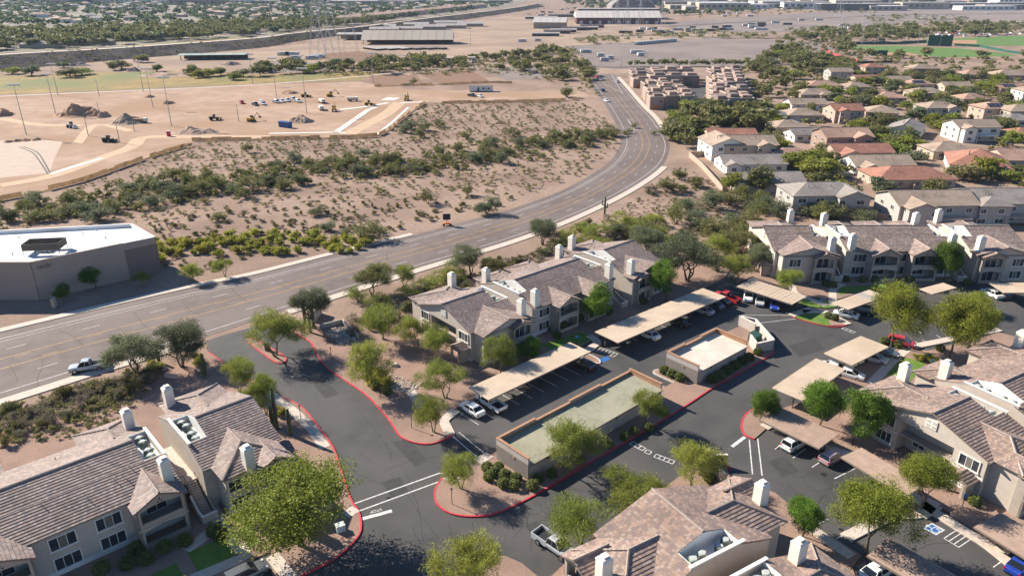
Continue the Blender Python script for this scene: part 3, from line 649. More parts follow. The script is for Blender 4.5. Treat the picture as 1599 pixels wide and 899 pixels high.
def mid_block(e, ox, sx, sy, L, bays, wins, tm, where, rears):
    B = Block(e, ox, sx, sy, tm, where); B.main(0, L, [(0, 2.4), (L-2.4, L)]); B.box(.25, L-.25, -7.5, 7.5, 0, 5.78)
    for x in bays: B.bay(x, 3.0, 7.5, 10.3, 6.95)
    for x in wins:
        for z in (1.5, 4.15): B.win(x, 7.5, z, 'f', w=2.5, h=1.5, n=3, blind=rnd.random() < .5)
    t = MB(); B.box(0, L, 7.5, 7.56, .0, .7, 0, t); t.build('trim_band', M_trim, B.e)
    for x in rears:
        B.gable_cross(x, 3.6, 10.8, 6.9, -1, hip=True)
        for z in (1.5, 4.1): B.win(x, -10.3, z, 'b', w=1.9, h=1.35, n=3)
    for x in (1.1, L-1.1): B.chim(x, 7.0, 5.2, 8.9); B.chim(x, -6.9, 5.2, 8.9)
    # vent pipes on the slopes
    for i in range(6):
        x = rnd.uniform(4, L-4); f = rnd.choice((-1, 1))*rnd.uniform(2, 6); q = B.T(x, f, zroof(f)); B.w.tube(q, (q[0], q[1], q[2]+.45), .06, n=6)
    B.finish(); return B, L
def apartment(x, y, ang, label, seq, tm, sc=1.0):
    """seq: list of ('end'|'mid', dict) laid along +x"""
    e = empty('apartment_building', (x, y, .1), R(ang), label, 'apartment building', 'tile-roofed apartment buildings'); e.scale = (sc, sc, sc)
    ca, sa = math.cos(R(ang)), math.sin(R(ang)); acl = []
    for fn in seq:
        B = fn(e)
        for ax, af, az in B.acs:
            lx, ly, lz = B.T(ax, af, az); acl.append((x+sc*(lx*ca-ly*sa), y+sc*(lx*sa+ly*ca), .1+sc*lz, B.where))
    for ax, ay, az, wh in acl: ac_unit(ax, ay, az, 'air conditioner in the roof well ' + wh, 'air conditioners ' + wh)
    return e
def S(kind, *a, **k):
    def f(e):
        B, L = (end_block if kind == 'end' else mid_block)(e, *a, **k)
        return B
    return f
def ST(ox, sx, sy, x0, x1, tm):
    def f(e):
        B = Block(e, ox, sx, sy, tm, ''); stair(B, x0, x1); return B
    return f
apartment(-35.4, 83.9, 42.5, 'two-storey taupe apartment building with brown tile roof at the lower left corner', [
    S('end', 0, -1, -1, 7.2, 'hip', M_tile, 'nearest the entrance drive'), S('mid', -12.3, -1, -1, 22.1, (3.0, 18.4), (8.0, 12.6), M_tile, 'of the lower left building', (3.5, 18.6)), ST(-9.6, -1, -1, 0, 2.7, M_tile)], M_tile)
apartment(-11.9, 114.7, 41.3, 'two-storey taupe apartment building in the middle beside the long carports', [
    S('end', 0, 1, -1, 9.0, 'gable', M_tile, 'at the near end of the middle building'), S('mid', 14.1, 1, -1, 22.1, (7.1, 15.0), (3.0, 19.1, 11.0), M_tile, 'of the middle building', (4.5, 12.5)),
    S('end', 50.3, -1, -1, 9.0, 'gable', M_tile, 'at the far end of the middle building'), ST(11.4, 1, -1, 0, 2.7, M_tile), ST(36.2, 1, -1, 0, 2.7, M_tile)], M_tile)
apartment(57.0, 155.6, .5, 'two-storey taupe apartment building facing the camera below the tan houses', [
    S('end', 0, 1, -1, 9.0, 'gable', M_tile, 'at the left end of the upper right building'), S('mid', 14.1, 1, -1, 22.1, (7.1, 15.0), (3.0, 19.1, 11.0), M_tile, 'of the upper right building', (4.5, 12.5, 19.0)),
    S('end', 50.3, -1, -1, 9.0, 'gable', M_tile, 'at the right end of the upper right building'), ST(11.4, 1, -1, 0, 2.7, M_tile), ST(36.2, 1, -1, 0, 2.7, M_tile)], M_tile, 1.09)
apartment(15.7, 64.5, -59.2, 'two-storey apartment building at the bottom edge with large pink and white tile slope', [
    S('end', 0, 1, -1, 7.4, 'hip', M_tileE, 'at the bottom edge beside the pink tile slope', rear_hip=False), S('mid', 12.5, 1, -1, 22.1, (3.0, 18.4), (8.0, 12.6), M_tileE, 'at the very bottom edge', (3.5, 18.6))], M_tileE)
apartment(54.9, 80.2, 29.5, 'two-storey apartment building at the right edge with a deep entrance recess', [
    S('end', 0, 1, -1, 7.8, 'hip', M_tileE, 'at the near end of the right building'), S('mid', 12.8, 1, -1, 22.1, (3.0, 18.4), (8.0, 12.6), M_tileE, 'of the right building', (3.2, 17.0)), ST(10.2, 1, -1, 0, 2.6, M_tileE)], M_tileE)
# ---------------------------------------------------------------- carports
M_cptan = mat('carport_tan', (.49, .385, .285), .7, .08, .5, (.43, .335, .245), .15, fine=(5, .06)); M_cprib = mat('carport_brown', (.36, .26, .205), .7, .12, .8); M_post = mat('steel_post_brown', (.14, .10, .08), .7, .1, 2)
M_patch = mat('carport_grey_panel', (.34, .31, .285), .7, .06, 1)
def carport(quad, label, ribs=False, h=2.55, patch=None):
    """quad: roof corners in the photo, front-left, front-right, back-right, back-left; posts along the back third"""
    P = [np.array(p) for p in GP(quad, h)]; o = P[0]; u = P[1]-P[0]; L = np.hypot(*u); u = u/L; v = np.array([-u[1], u[0]])
    D = abs(((P[2]-P[1])@v + (P[3]-P[0])@v)/2); sg = 1 if (P[3]-P[0])@v > 0 else -1
    e = empty('carport', (o[0], o[1], 0), math.atan2(u[1], u[0]), label, 'carport', 'carports over the parking stalls')
    r = MB(); y0, y1 = sorted((0, sg*D))
    if ribs:
        r.box(0, L, y0, y1, h-.08, h-.03)
        n = int(D/.42)
        for i in range(n): r.box(0, L, y0+i*D/n+.03, y0+i*D/n+.17, h-.03, h+.07)
    else:
        r.box(0, L, y0, y1, h-.12, h)
        for i in range(1, int(L/.9)): r.box(i*.9-.025, i*.9+.025, y0, y1, h, h+(.035 if i % 3 == 0 else .02))
    r.build('roof', M_cprib if ribs else M_cptan, e)
    f = MB().box(-.05, L+.05, -sg*.06 if sg > 0 else -sg*.06, 0, h-.2, h+.02); f.build('fascia', M_fascia, e)
    b = MB().box(.2, L-.2, sg*D*.66-.08, sg*D*.66+.08, h-.32, h-.12); b.build('beam', M_post, e)
    pm = MB().box(-.08, .08, -.08, .08, 0, h-.3).mesh('post', M_post); n = max(2, int(L/5.4)+1)
    for i in range(n): obj('post', pm, e, (.8+(L-1.6)*i/(n-1), sg*D*.66, 0))
    if patch:
        MB().box(L*patch[0], L*patch[1], y0+.02, y1-.02, h+.002, h+.02).build('panel', M_patch, e)
    return e
carport([(763,624),(922,549),(888,534),(733,605)], 'tan flat carport roof nearest the two parked white vehicles')
carport([(965,535),(1134,463),(1102,447),(930,518)], 'longest tan carport roof in front of the middle apartment building')
carport([(1237,475),(1150,447),(1175,434),(1257,463)], 'brown carport over white and blue cars below the upper right building')
carport([(1325,483),(1384,462),(1372,453),(1296,467)], 'tan carport with a grey panel beside the white sedan', patch=(.62, .8))
carport([(1456,459),(1494,449),(1486,442),(1438,446)], 'small tan carport seen between the two tall ash trees')
carport([(1568,457),(1680,457),(1655,441),(1546,441)], 'tan carport at the right edge below the upper right building')
carport([(1205,605),(1274,559),(1323,575),(1241,634)], 'wide plain tan carport behind the two dark green trees')
carport([(1286,551),(1344,524),(1391,539),(1332,570)], 'square plain tan carport beside the red car')
carport([(1279,700),(1186,655),(1224,638),(1308,677)], 'brown ribbed carport over the small white car', ribs=True, h=2.4)
carport([(1413,774),(1313,713),(1351,696),(1437,759)], 'brown ribbed carport in front of the deep entrance recess', ribs=True, h=2.4)
carport([(1648,900),(1521,822),(1558,799),(1690,872)], 'brown ribbed carport at the lower right edge over the blue car', ribs=True, h=2.4)
carport([(1354,867),(1470,935),(1520,912),(1393,842)], 'shaded ribbed carport at the bottom edge below the ash tree', ribs=True, h=2.4)
# ---------------------------------------------------------------- garage blocks with parapets
M_gar = mat('garage_stucco', (.43, .375, .33), .9, .08, 1.0, fine=(10, .06)); M_coping = mat('terracotta_coping', (.36, .20, .12), .8, .12, 3)
M_rfA = mat('garage_roof_olive', (.25, .24, .17), .95, .16, 2.0, (.31, .29, .21), .25, fine=(7, .1)); M_rfB = mat('garage_roof_pink', (.56, .45, .37), .9, .06, 1.5, (.62, .53, .45), .35, fine=(5, .05))
def garage(corner, ang, L, D, rm, label, h=3.35):
    x, y = G(*corner, h); e = empty('garage_block', (x, y, .1), R(ang), label, 'garage', 'flat-roofed garage blocks')
    # local: x along, y back; front eave at y=0
    w = MB().box(0, L, .25, D, 0, h-.95); w.build('wall', M_gar, e)
    w = MB(); w.add([(0,.25,0),(.25,.25,0),(.25,D,0),(0,D,0),(0,.25,h),(.25,.25,h),(.25,D,h),(0,D,h)], [(0,3,2,1),(4,5,6,7),(0,1,5,4),(1,2,6,5),(2,3,7,6),(3,0,4,7)]); w.build('end_wall', M_gar, e)
    MB().box(L-.25, L, .25, D, 0, h).build('end_wall', M_gar, e)
    b = MB(); n = max(3, int(L/7)); st = []
    for i in range(n):
        z = h+(.0 if i in (0, n-1) else .0)-(.32 if i % 2 else 0); b.box(.25+(L-.5)*i/n+.001, .25+(L-.5)*(i+1)/n, D-.25, D, h-1, z); st.append(z)
    b.build('back_parapet', M_gar, e)
    c = MB()
    for i in range(n): c.box(.25+(L-.5)*i/n, .25+(L-.5)*(i+1)/n, D-.32, D+.08, st[i]+.002, st[i]+.12)
    c.box(-.07, .32, .2, D+.08, h+.002, h+.12); c.box(L-.32, L+.07, .2, D+.08, h+.002, h+.12)
    c.box(.25, L-.25, D-.262, D-.252, h-.75, h-.34); c.box(.252, .262, .3, D-.3, h-.75, h); c.box(L-.262, L-.252, .3, D-.3, h-.75, h); c.build('coping', M_coping, e)
    r = MB(); r.add([(.25,-.1,h-.85),(L-.25,-.1,h-.85),(L-.25,D-.25,h-.62),(.25,D-.25,h-.62),(.25,-.1,h-1.05),(L-.25,-.1,h-1.05),(L-.25,D-.25,h-1.05),(.25,D-.25,h-1.05)], [(0,1,2,3),(4,5,1,0),(7,6,5,4),(5,6,2,1),(7,4,0,3)]); r.build('roof', rm, e)
    MB().box(.25, L-.25, -.16, -.1, h-1.0, h-.82).build('gutter', M_fascia, e)
    for i in range(int(L/7)): MB().tube((3.5+i*7, .26, 1.9), (3.5+i*7, .1, 1.9), .13, .13, 8).build('wall_lamp', M_dark, e)
    MB().box(-.12, 0, D*.45, D*.45+.25, 2.0, 2.2).build('wall_lamp', M_coping, e)
    n = int(L/3.1)                                         # garage doors on the parking side
    for i in range(n):
        a = .5+(L-1)*i/n; d = MB().box(a+.15, a+(L-1)/n-.15, D, D+.03, 0, 2.1)
        for k in range(1, 4): d.box(a+.15, a+(L-1)/n-.15, D+.03, D+.04, k*.52, k*.52+.03)
        d.build('garage_door', M_trim, e)
    return e
g = garage((827,719), 42.3, 28.2, 6.5, M_rfA, 'long garage block with olive roof and stepped terracotta parapet'); garage((1093,573.6), 40.5, 13.8, 6.6, M_rfB, 'shorter garage block with pale pink roof')
# meter boxes on the shorter block stay part of the wall line
def enclosure(pts, h, label, gate=None, m=None):
    c = GP(pts); ox, oy = c[0]; e = empty('bin_enclosure', (ox, oy, .1), 0, label, 'enclosure')
    L = [(p[0]-ox, p[1]-oy) for p in c]
    for i in range(len(L)-1):
        b = MB(); wallrun(b, [L[i], L[i+1]], .25, 0, h); b.build('wall', m or M_gar, e); k = MB(); wallrun(k, [L[i], L[i+1]], .33, h, h+.08); k.build('coping', M_cream, e)
    if gate:
        a, b2 = [np.array(q)-np.array((ox, oy)) for q in GP(gate)]; n = 10
        for i in range(n):
            s0, s1 = a+(b2-a)*(i/n), a+(b2-a)*((i+.86)/n); k = MB(); wallrun(k, [tuple(s0), tuple(s1)], .06, .1, h-.1); k.build('gate_board', M_post, e)
    return e
enclosure([(1178,521),(1153,508),(1178,513.5),(1206,546),(1180,552),(1170,538)], 1.9, 'pale stucco bin enclosure at the end of the pink-roofed garage')
enclosure([(1132,758),(1118,748),(1090,742),(1108,727),(1134,727)], 1.7, 'stucco bin enclosure with brown gate beside the pink tile slope', gate=((1118,728),(1134,728)))
b = MB(); b.box(-1, 1, -.8, .8, .15, 1.3); b.add([(-1,-.8,1.3),(1,-.8,1.3),(1,.8,1.6),(-1,.8,1.6)], [(0,1,2,3)]); x, y = G(1178,533); o = obj('dumpster', b.mesh('dumpster', mat('dumpster_green', (.04,.09,.07), .5, .1, 2)), None, (x, y, .15), R(40)); tag(o, 'dark green dumpster inside the pale bin enclosure', 'dumpster')
# ---------------------------------------------------------------- low walls, planters, fences near the entrance
def freewall(pts, h, label, m=None, w=.22, cat='wall', name='garden_wall', z0=0.0, cap=None):
    c = GP(pts); ox, oy = c[0]; e = empty(name, (ox, oy, z0), 0, label, cat); L = [(p[0]-ox, p[1]-oy) for p in c]
    for i in range(len(L)-1):
        b = MB(); wallrun(b, [L[i], L[i+1]], w, 0, h); b.build('wall_panel', m or M_stucco, e)
        if cap: k = MB(); wallrun(k, [L[i], L[i+1]], w+.1, h, h+.08); k.build('coping', cap, e)
    return e
freewall([(490,504),(502,489)], 2.2, 'short stucco entrance wall with brown pillar beside the saguaros')
freewall([(500,515),(535,506),(560,530)], 1.1, 'low white retaining wall round the sunken rock basin')
freewall([(492,514),(520,537)], 1.0, 'thin rail fence along the basin edge', m=M_post, w=.06, cat='fence', name='rail_fence')
freewall([(258,590),(278,592)], .9, 'low shaded white wall behind the lower left building')
freewall([(610,612),(640,612),(660,598)], .25, 'curved concrete edging round the river rock bed', m=M_conc, cat='edging', name='edging')
M_block = mat('tan_block', (.40, .285, .22), .9, .1, 1)
for p, l in (([(1076,245),(1095,262),(1128,300)], 'tan block wall running down behind the road trees'), ([(1076,245),(1112,243)], 'orange block wall behind the corner house'), ([(1425,299),(1430,290),(1488,290)], 'brown block wall behind the red roofed house'), ([(1365,342),(1410,350),(1500,350),(1599,348)], 'long low block wall behind the upper right apartments'), ([(1480,262),(1530,283)], 'pale block wall beside the red hip roof'), ([(1445,198),(1478,200)], 'cream block wall beside the white house')):
    freewall(p, 1.8, l, m=M_block, cap=M_block)
# ---------------------------------------------------------------- small posts and signs
def post(px, h, label, head='lamp', cat='lamp post', name='lamp_post'):
    x, y = G(*px); e = empty(name, (x, y, .1), 0, label, cat); MB().tube((0,0,0), (0,0,h), .05, n=6).build('pole', M_dark, e)
    if head == 'lamp': MB().tube((0,0,h), (0,0,h+.12), .16, .16, 8).build('lamp_head', M_dark, e)
    else: MB().box(-.22, .22, -.03, .0, h-.5, h+.1).build('sign_plate', head, e)
for p, l in (((706,788), 'thin dark lamp post on the rounded red-kerbed island'), ((643,669), 'thin dark lamp post beside the drive below the palo verde'), ((594,620), 'thin dark lamp post near the yellow shrubs'), ((518,563), 'thin dark lamp post by the drive bend'), ((470,655), 'thin dark lamp post beside the drive sidewalk')): post(p, 2.3, l)
M_sb = mat('sign_blue', (.05,.2,.45), .5, .05, 2)
for p, l in (((900,540), 'blue accessible parking sign on the lawn'), ((1281,482), 'grey sign post on the upper lawn'), ((1502,792), 'blue accessible parking sign beside the ribbed carport'), ((1452,578), 'dark sign post beside the tall ash trunk')): post(p, 1.9, l, M_sb, 'sign', 'parking_sign')
def boxthing(name, px, dims, m, label, cat, ang=0, z=.15):
    x, y = G(*px); a, b_, c = dims; o = obj(name, MB().box(-a/2, a/2, -b_/2, b_/2, 0, c*.9).box(-a/2-.03, a/2+.03, -b_/2-.03, b_/2+.03, c*.9, c).mesh(name, m), None, (x, y, z), R(ang)); return tag(o, label, cat)
boxthing('utility_cabinet', (532,829), (1.0,.8,.9), mat('pale_grey_steel', (.5,.53,.5), .5, .05, 2), 'pale grey utility box under the big lower left tree', 'utility box', 30)
boxthing('sign_panel', (418,548), (.9,.15,1.3), M_post, 'small brown entry sign on the drive median', 'sign', 20)
boxthing('monument_sign', (86,480), (.5,1.6,1.9), mat('sign_stone', (.42,.33,.25), .9, .1, 2), 'tan stone monument sign by the office sidewalk', 'sign', 15)
# variable message trailer by the road
x, y = G(698,352); e = empty('message_trailer', (x, y, 0), R(10), 'orange trailer with black message board at the roadside', 'sign trailer')
MB().box(-1.0, 1.0, -.12, .12, 1.6, 3.2).build('message_board', M_dark, e); MB().box(-.8, .8, -.5, .5, .45, .75).tube((0,0,.7), (0,0,1.7), .09, n=6).build('trailer_base', mat('safety_orange', (.55,.12,.02), .6, .1, 2), e)
for s in (-.9, .9): MB().tube((s,-.45,.33), (s,-.65,.33), .33, .33, 10).build('wheel', M_dark, e)
# ---------------------------------------------------------------- vehicles
M_tyre = mat('tyre', (.018,.018,.019), .8, .1, 4); M_rim = mat('rim', (.45,.45,.46), .3, .1, 4, metal=.8); M_cglass = mat('car_glass', (.012,.014,.017), .06, .1, 1, spec=.7); M_tail = mat('tail_lamp', (.4,.01,.012), .3, .1, 4); M_head = mat('head_lamp', (.6,.6,.58), .2, .05, 4)
PAINT = {}
def paintmat(n, c):
    if n not in PAINT:
        PAINT[n] = mat('paint_'+n, c, .28, .04, 2, spec=.5); PAINT[n].node_tree.nodes['Principled BSDF'].inputs['Coat Weight'].default_value = .5
    return PAINT[n]
COL = {'white':(.72,.72,.70), 'silver':(.42,.43,.45), 'black':(.015,.016,.018), 'red':(.42,.02,.025), 'blue':(.02,.05,.30), 'mauve':(.40,.26,.27), 'grey':(.10,.105,.11), 'dark blue':(.02,.03,.07), 'tan':(.4,.33,.24)}
def loft(mb, st, mi=0):
    b = len(mb.v); n = len(st)
    for x, w, zb, zs, zt in st: mb.v += [(x,-w*.93,zb),(x,-w,zs*.55+zb*.45),(x,-w,zs),(x,-w*.9,zt),(x,w*.9,zt),(x,w,zs),(x,w,zs*.55+zb*.45),(x,w*.93,zb)]
    for i in range(n-1):
        for k in range(8):
            j = (k+1) % 8; a = b+8*i; mb.f.append([a+k, a+8+k, a+8+j, a+j]); mb.m.append(mi)
    for i in (0, n-1): mb.f.append([b+8*i+k for k in range(8)]); mb.m.append(mi)
VM = {}
def vehicle_mesh(kind, col):
    if (kind, col) in VM: return VM[kind, col]
    P = paintmat(col, COL[col]); body = MB(); gl = MB(); tr = MB()
    if kind == 'sedan': st = [(-2.36,.74,.42,.66,.84),(-2.2,.86,.28,.72,.97),(-1.5,.91,.22,.76,1.0),(0,.91,.2,.74,.95),(1.2,.91,.22,.72,.93),(1.95,.88,.24,.64,.82),(2.3,.74,.32,.54,.66)]; cb, ct, hz, zb, wb = (-1.85,1.25), (-1.0,.25), 1.46, .93, 1.38
    elif kind == 'suv': st = [(-2.3,.82,.42,.8,1.0),(-2.2,.9,.3,.84,1.08),(-1.4,.93,.26,.84,1.08),(0,.93,.25,.82,1.05),(1.2,.93,.26,.8,1.03),(1.9,.9,.28,.74,.96),(2.25,.8,.36,.64,.8)]; cb, ct, hz, zb, wb = (-2.22,1.2), (-1.95,.35), 1.72, 1.03, 1.36
    elif kind == 'hatch': st = [(-1.95,.8,.42,.74,.95),(-1.8,.87,.28,.78,1.0),(-1.2,.89,.22,.78,1.0),(0,.89,.2,.76,.97),(1.1,.89,.22,.74,.95),(1.75,.86,.24,.66,.86),(2.05,.74,.32,.56,.7)]; cb, ct, hz, zb, wb = (-1.85,1.2), (-1.5,.25), 1.5, .95, 1.25
    else: st = [(-.55,.95,.45,.95,1.15),(.2,.96,.42,.95,1.15),(1.3,.96,.42,.93,1.12),(2.2,.95,.45,.9,1.08),(2.75,.9,.5,.8,1.0),(2.85,.82,.55,.75,.9)]; cb, ct, hz, zb, wb = (-.6,1.45), (-.35,.75), 1.9, 1.12, 1.75
    loft(body, st)
    w0, w1 = .84 if kind != 'pickup' else .9, .66 if kind != 'pickup' else .74
    c = [(cb[0],-w0,zb),(cb[1],-w0,zb),(cb[1],w0,zb),(cb[0],w0,zb)]; q = .86
    t = [(cb[0]+(ct[0]-cb[0])*q,-(w0+(w1-w0)*q),zb+(hz-zb)*q),(cb[1]+(ct[1]-cb[1])*q,-(w0+(w1-w0)*q),zb+(hz-zb)*q),(cb[1]+(ct[1]-cb[1])*q,(w0+(w1-w0)*q),zb+(hz-zb)*q),(cb[0]+(ct[0]-cb[0])*q,(w0+(w1-w0)*q),zb+(hz-zb)*q)]
    gl.add(c+t, [(0,1,5,4),(1,2,6,5),(2,3,7,6),(3,0,4,7)])
    r = [(ct[0]+.06,-w1+.08,hz),(ct[1]-.06,-w1+.08,hz),(ct[1]-.06,w1-.08,hz),(ct[0]+.06,w1-.08,hz)]
    body.add(t+r, [(0,1,5,4),(1,2,6,5),(2,3,7,6),(3,0,4,7),(4,5,6,7)])
    for s in (-1, 1):                                   # roof pillars in body colour
        for (xa, xb) in ((cb[0],t[0][0]),(cb[1],t[1][0]),(cb[0]+(cb[1]-cb[0])*.45,t[0][0]+(t[1][0]-t[0][0])*.45)): body.tube((xa,s*w0,zb-.02), (xb,s*(w0+(w1-w0)*q),zb+(hz-zb)*q), .045, n=5)
    R0 = {'pickup':.40,'suv':.37}.get(kind, .33); xs = (-1.75, 1.85) if kind == 'pickup' else (-wb, wb)
    if kind == 'pickup':
        body.box(-2.9, -.56, -.95, .95, .45, .75); body.box(-2.9, -.56, -.95, -.85, .75, 1.18); body.box(-2.9, -.56, .85, .95, .75, 1.18); body.box(-2.9, -2.8, -.85, .85, .75, 1.18)
        tr.box(-2.8, -.57, -.85, .85, .752, .78); tr.box(-3.0, -2.9, -.9, .9, .5, .68)
    tr.box(st[0][0]+.1 if kind != 'pickup' else -.4, st[-1][0]-.1, -.8, .8, .16 if kind != 'pickup' else .3, .3 if kind != 'pickup' else .46)
    wh = MB().tube((0,-.11,0), (0,.11,0), R0, R0, 14); rm = MB().tube((0,-.12,0), (0,.12,0), R0*.62, R0*.62, 10)
    xe = -2.9 if kind == 'pickup' else st[0][0]; zt = .98 if kind in ('pickup','suv') else .8
    tl = MB().box(xe-.03, xe+.14, -.1, .1, zt-.12, zt+.08); xf = st[-1][0]; hl = MB().box(xf-.25, xf-.02, -.14, .14, .68 if kind == 'sedan' else .78, .8 if kind == 'sedan' else .94)
    VM[kind, col] = dict(body=body.mesh('body', P), glass=gl.mesh('glass', M_cglass), trim=tr.mesh('underbody', M_dark), wheel=wh.mesh('wheel', M_tyre, False), rim=rm.mesh('rim', M_rim), tail=tl.mesh('tail_lamp', M_tail), head=hl.mesh('headlamp', M_head), R0=R0, xs=xs, wy=.93 if kind == 'pickup' else .82, ly=.74)
    return VM[kind, col]
def vehicle(kind, col, px, ang, label, group=None, z=.02, full=True, name=None):
    m = vehicle_mesh(kind, col); x, y = G(*px)
    nm = name or {'sedan':'sedan','suv':'sport_utility_vehicle','hatch':'hatchback','pickup':'pickup_truck'}[kind]
    e = empty(nm, (x, y, z), R(ang), label, {'suv':'car','pickup':'pickup truck'}.get(kind, 'car'), group)
    obj('body', m['body'], e); obj('glass', m['glass'], e)
    if full:
        obj('underbody', m['trim'], e)
        for sx in (-1, 1): obj('tail_lamp', m['tail'], e, (0, sx*m['ly'], 0)); obj('headlamp', m['head'], e, (0, sx*(m['ly']-.08), 0))
    for xx in m['xs']:
        for sy in (-1, 1):
            w = obj('wheel', m['wheel'], e, (xx, sy*m['wy'], m['R0']))
            if full: obj('rim', m['rim'], w)
    return e
for v in (('sedan','white',(737,643),132,'white sedan parked in the open at the left end of the stalls'), ('pickup','white',(766,634),132,'white pickup truck half under the carport beside the white sedan'),
    ('sedan','black',(911,573),132,'black car with red tail lamps under the nearer carport'), ('sedan','white',(1012,526),131,'white sedan under the longest carport'), ('sedan','black',(1059,507),131,'black car with red tail lamps under the longest carport'),
    ('sedan','silver',(1097,488),131,'silver sedan under the longest carport near its far end'), ('sedan','grey',(1113,480),131,'grey car behind the silver sedan under the longest carport'), ('sedan','black',(1124,474),131,'dark car next to the red pickup'), ('pickup','red',(1134,469),131,'red pickup truck past the end of the longest carport'),
    ('suv','white',(1168,467),-108,'white car at the left under the brown upper carport'), ('sedan','silver',(1186,473),-108,'silver convertible-shaped car between the white car and the blue car'), ('sedan','blue',(1209,480),-108,'bright blue car under the brown upper carport'),
    ('sedan','white',(1320,495),148,'white sedan in the open beside the striped lawn island'), ('suv','black',(1345,489),148,'black car under the carport beside the white sedan'), ('suv','red',(1407,539),-35,'red car parked below the tall ash trees'),
    ('sedan','white',(1304,579),-35,'white car between the two plain tan carports'), ('sedan','white',(1326,588),-35,'white car under the back of the square tan carport'), ('hatch','silver',(1365,564),-35,'pale car under the square tan carport'), ('sedan','grey',(1381,554),-35,'grey car under the far corner of the square tan carport'),
    ('suv','white',(1241,697),35,'small white car under the ribbed carport nearest the stop bar'), ('hatch','mauve',(1297,719),35,'mauve hatchback between the two ribbed carports'), ('sedan','blue',(1592,886),35,'dark blue car in the lower right corner'), ('sedan','white',(1368,898),30,'white car half hidden under the ash tree at the bottom edge'),
    ('pickup','silver',(866,856),-45,'silver pickup truck with grey bed cover beside the palo verdes'), ('suv','grey',(385,903),40,'grey car in the shade at the bottom left'), ('pickup','silver',(139,577),200,'silver pickup truck driving on the main road'),
    ('sedan','white',(1548,462),100,'white car beside the right edge carport'), ('suv','grey',(1560,462),100,'grey car next to the white car at the right edge carport'), ('sedan','black',(1320,265),0,'dark car parked between the tan roofed houses'), ('suv','black',(1245,258),20,'dark car on the side street by the houses')):
    vehicle(*v)
for v in (('suv','dark blue',(941,143),100,'dark blue car on the far road'), ('suv','silver',(937,126),-70,'silver van on the far road by the junction'), ('sedan','red',(931,122),-70,'red car on the far road by the junction'), ('sedan','white',(947,159),-70,'white car on the far road near the desert edge'), ('sedan','silver',(963,129),110,'silver car on the far road in the right lane')): vehicle(*v, full=False)
# ---------------------------------------------------------------- office building at the left edge (street number on its wall)
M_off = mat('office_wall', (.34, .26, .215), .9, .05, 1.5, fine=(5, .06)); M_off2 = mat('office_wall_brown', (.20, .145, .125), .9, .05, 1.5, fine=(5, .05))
M_offr = mat('office_roof_white', (.74, .72, .69), .75, .07, .4, (.60, .56, .51), .1)
HO = 8.2; M_galv0 = mat('vent_steel', (.4,.4,.4), .5, .05, 1)
top = [(-230,372),(205,349.5),(241,370),(191,380),(47,409.5),(-60,409.5),(-230,425)]
C = GP(top, HO); ox, oy = C[4]; e = empty('office_building', (ox, oy, 0), 0, 'low office building with white flat roof at the left edge', 'office building')
Lc = [(p[0]-ox, p[1]-oy) for p in C]; n = len(Lc)
for i in range(n):
    a, b2 = Lc[i], Lc[(i+1) % n]
    if i == 2:
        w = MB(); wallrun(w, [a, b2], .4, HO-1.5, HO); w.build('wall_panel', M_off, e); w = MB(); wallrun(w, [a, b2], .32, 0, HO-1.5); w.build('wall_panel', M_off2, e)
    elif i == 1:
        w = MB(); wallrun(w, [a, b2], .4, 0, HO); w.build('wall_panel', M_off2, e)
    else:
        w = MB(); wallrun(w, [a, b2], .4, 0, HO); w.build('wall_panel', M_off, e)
    k = MB(); wallrun(k, [a, b2], .46, HO, HO+.06); k.build('coping', M_trim if i in (0, 1, 2) else M_fascia, e)
MB().sheet(Lc, HO-1.05 if False else HO-.75).build('roof', M_offr, e)
for s in (0, 1):                                      # white inner faces of the parapet
    w = MB(); wallrun(w, offset([Lc[s], Lc[s+1]], -.3), .12, HO-.8, HO-.01); w.build('parapet_lining', M_offr, e)
for i, (a, b2, k) in enumerate(((3,4,5),(3,4,5),(3,4,5))):
    A, Bv = np.array(Lc[3]), np.array(Lc[4]); q = A+(Bv-A)*((i+1)/4); nn = np.array([(Bv-A)[1], -(Bv-A)[0]])/np.hypot(*(Bv-A)); w = MB(); wallrun(w, [tuple(q+nn*.19), tuple(q+nn*.25)], .05, 0, HO-.1) if False else w.box(q[0]-.03, q[0]+.03, q[1]-.23, q[1]-.19, 0, HO-.1); w.build('wall_joint', M_off2, e)
for px_, py_ in ((130,366),(165,372),(30,372),(110,398),(20,398),(150,360)):
    x, y = G(px_, py_, HO-.75); MB().tube((x-ox,y-oy,HO-.75), (x-ox,y-oy,HO-.2), .12, n=8).build('roof_vent', M_galv0, e)
sx, sy = G(72,392,HO-.7); scr = empty('roof_screen', (sx, sy, HO-.75), R(8), 'brown louvred screen standing on the white office roof', 'equipment screen')
M_scr = mat('screen_dark', (.10,.085,.07), .8, .1, 2)
for (x0, x1, y0, y1) in ((-3.6,3.6,-2.0,-1.9),(-3.6,3.6,1.9,2.0),(-3.6,-3.5,-1.9,1.9),(3.5,3.6,-1.9,1.9)): MB().box(x0, x1, y0, y1, .9, 2.3).build('screen_panel', M_scr, scr)
for px_ in (-3.5, -1.2, 1.2, 3.5):
    for py_ in (-1.95, 1.95): MB().tube((px_,py_,0), (px_,py_,.95), .06, n=6).build('leg', M_dark, scr)
MB().box(-1.2, 1.2, -.8, .8, .1, .8).build('unit', mat('hvac_grey', (.45,.45,.44), .6, .05, 2), scr)
c = bpy.data.curves.new('street_number', 'FONT'); c.body = '10101'; c.size = 1.15; c.align_x = 'CENTER'; c.extrude = .03; c.materials.append(M_dark)
a, b2 = np.array(Lc[4]), np.array(Lc[3]); d = (b2-a)/np.hypot(*(b2-a)); t = bpy.data.objects.new('street_number', c); LK(t); t.parent = e
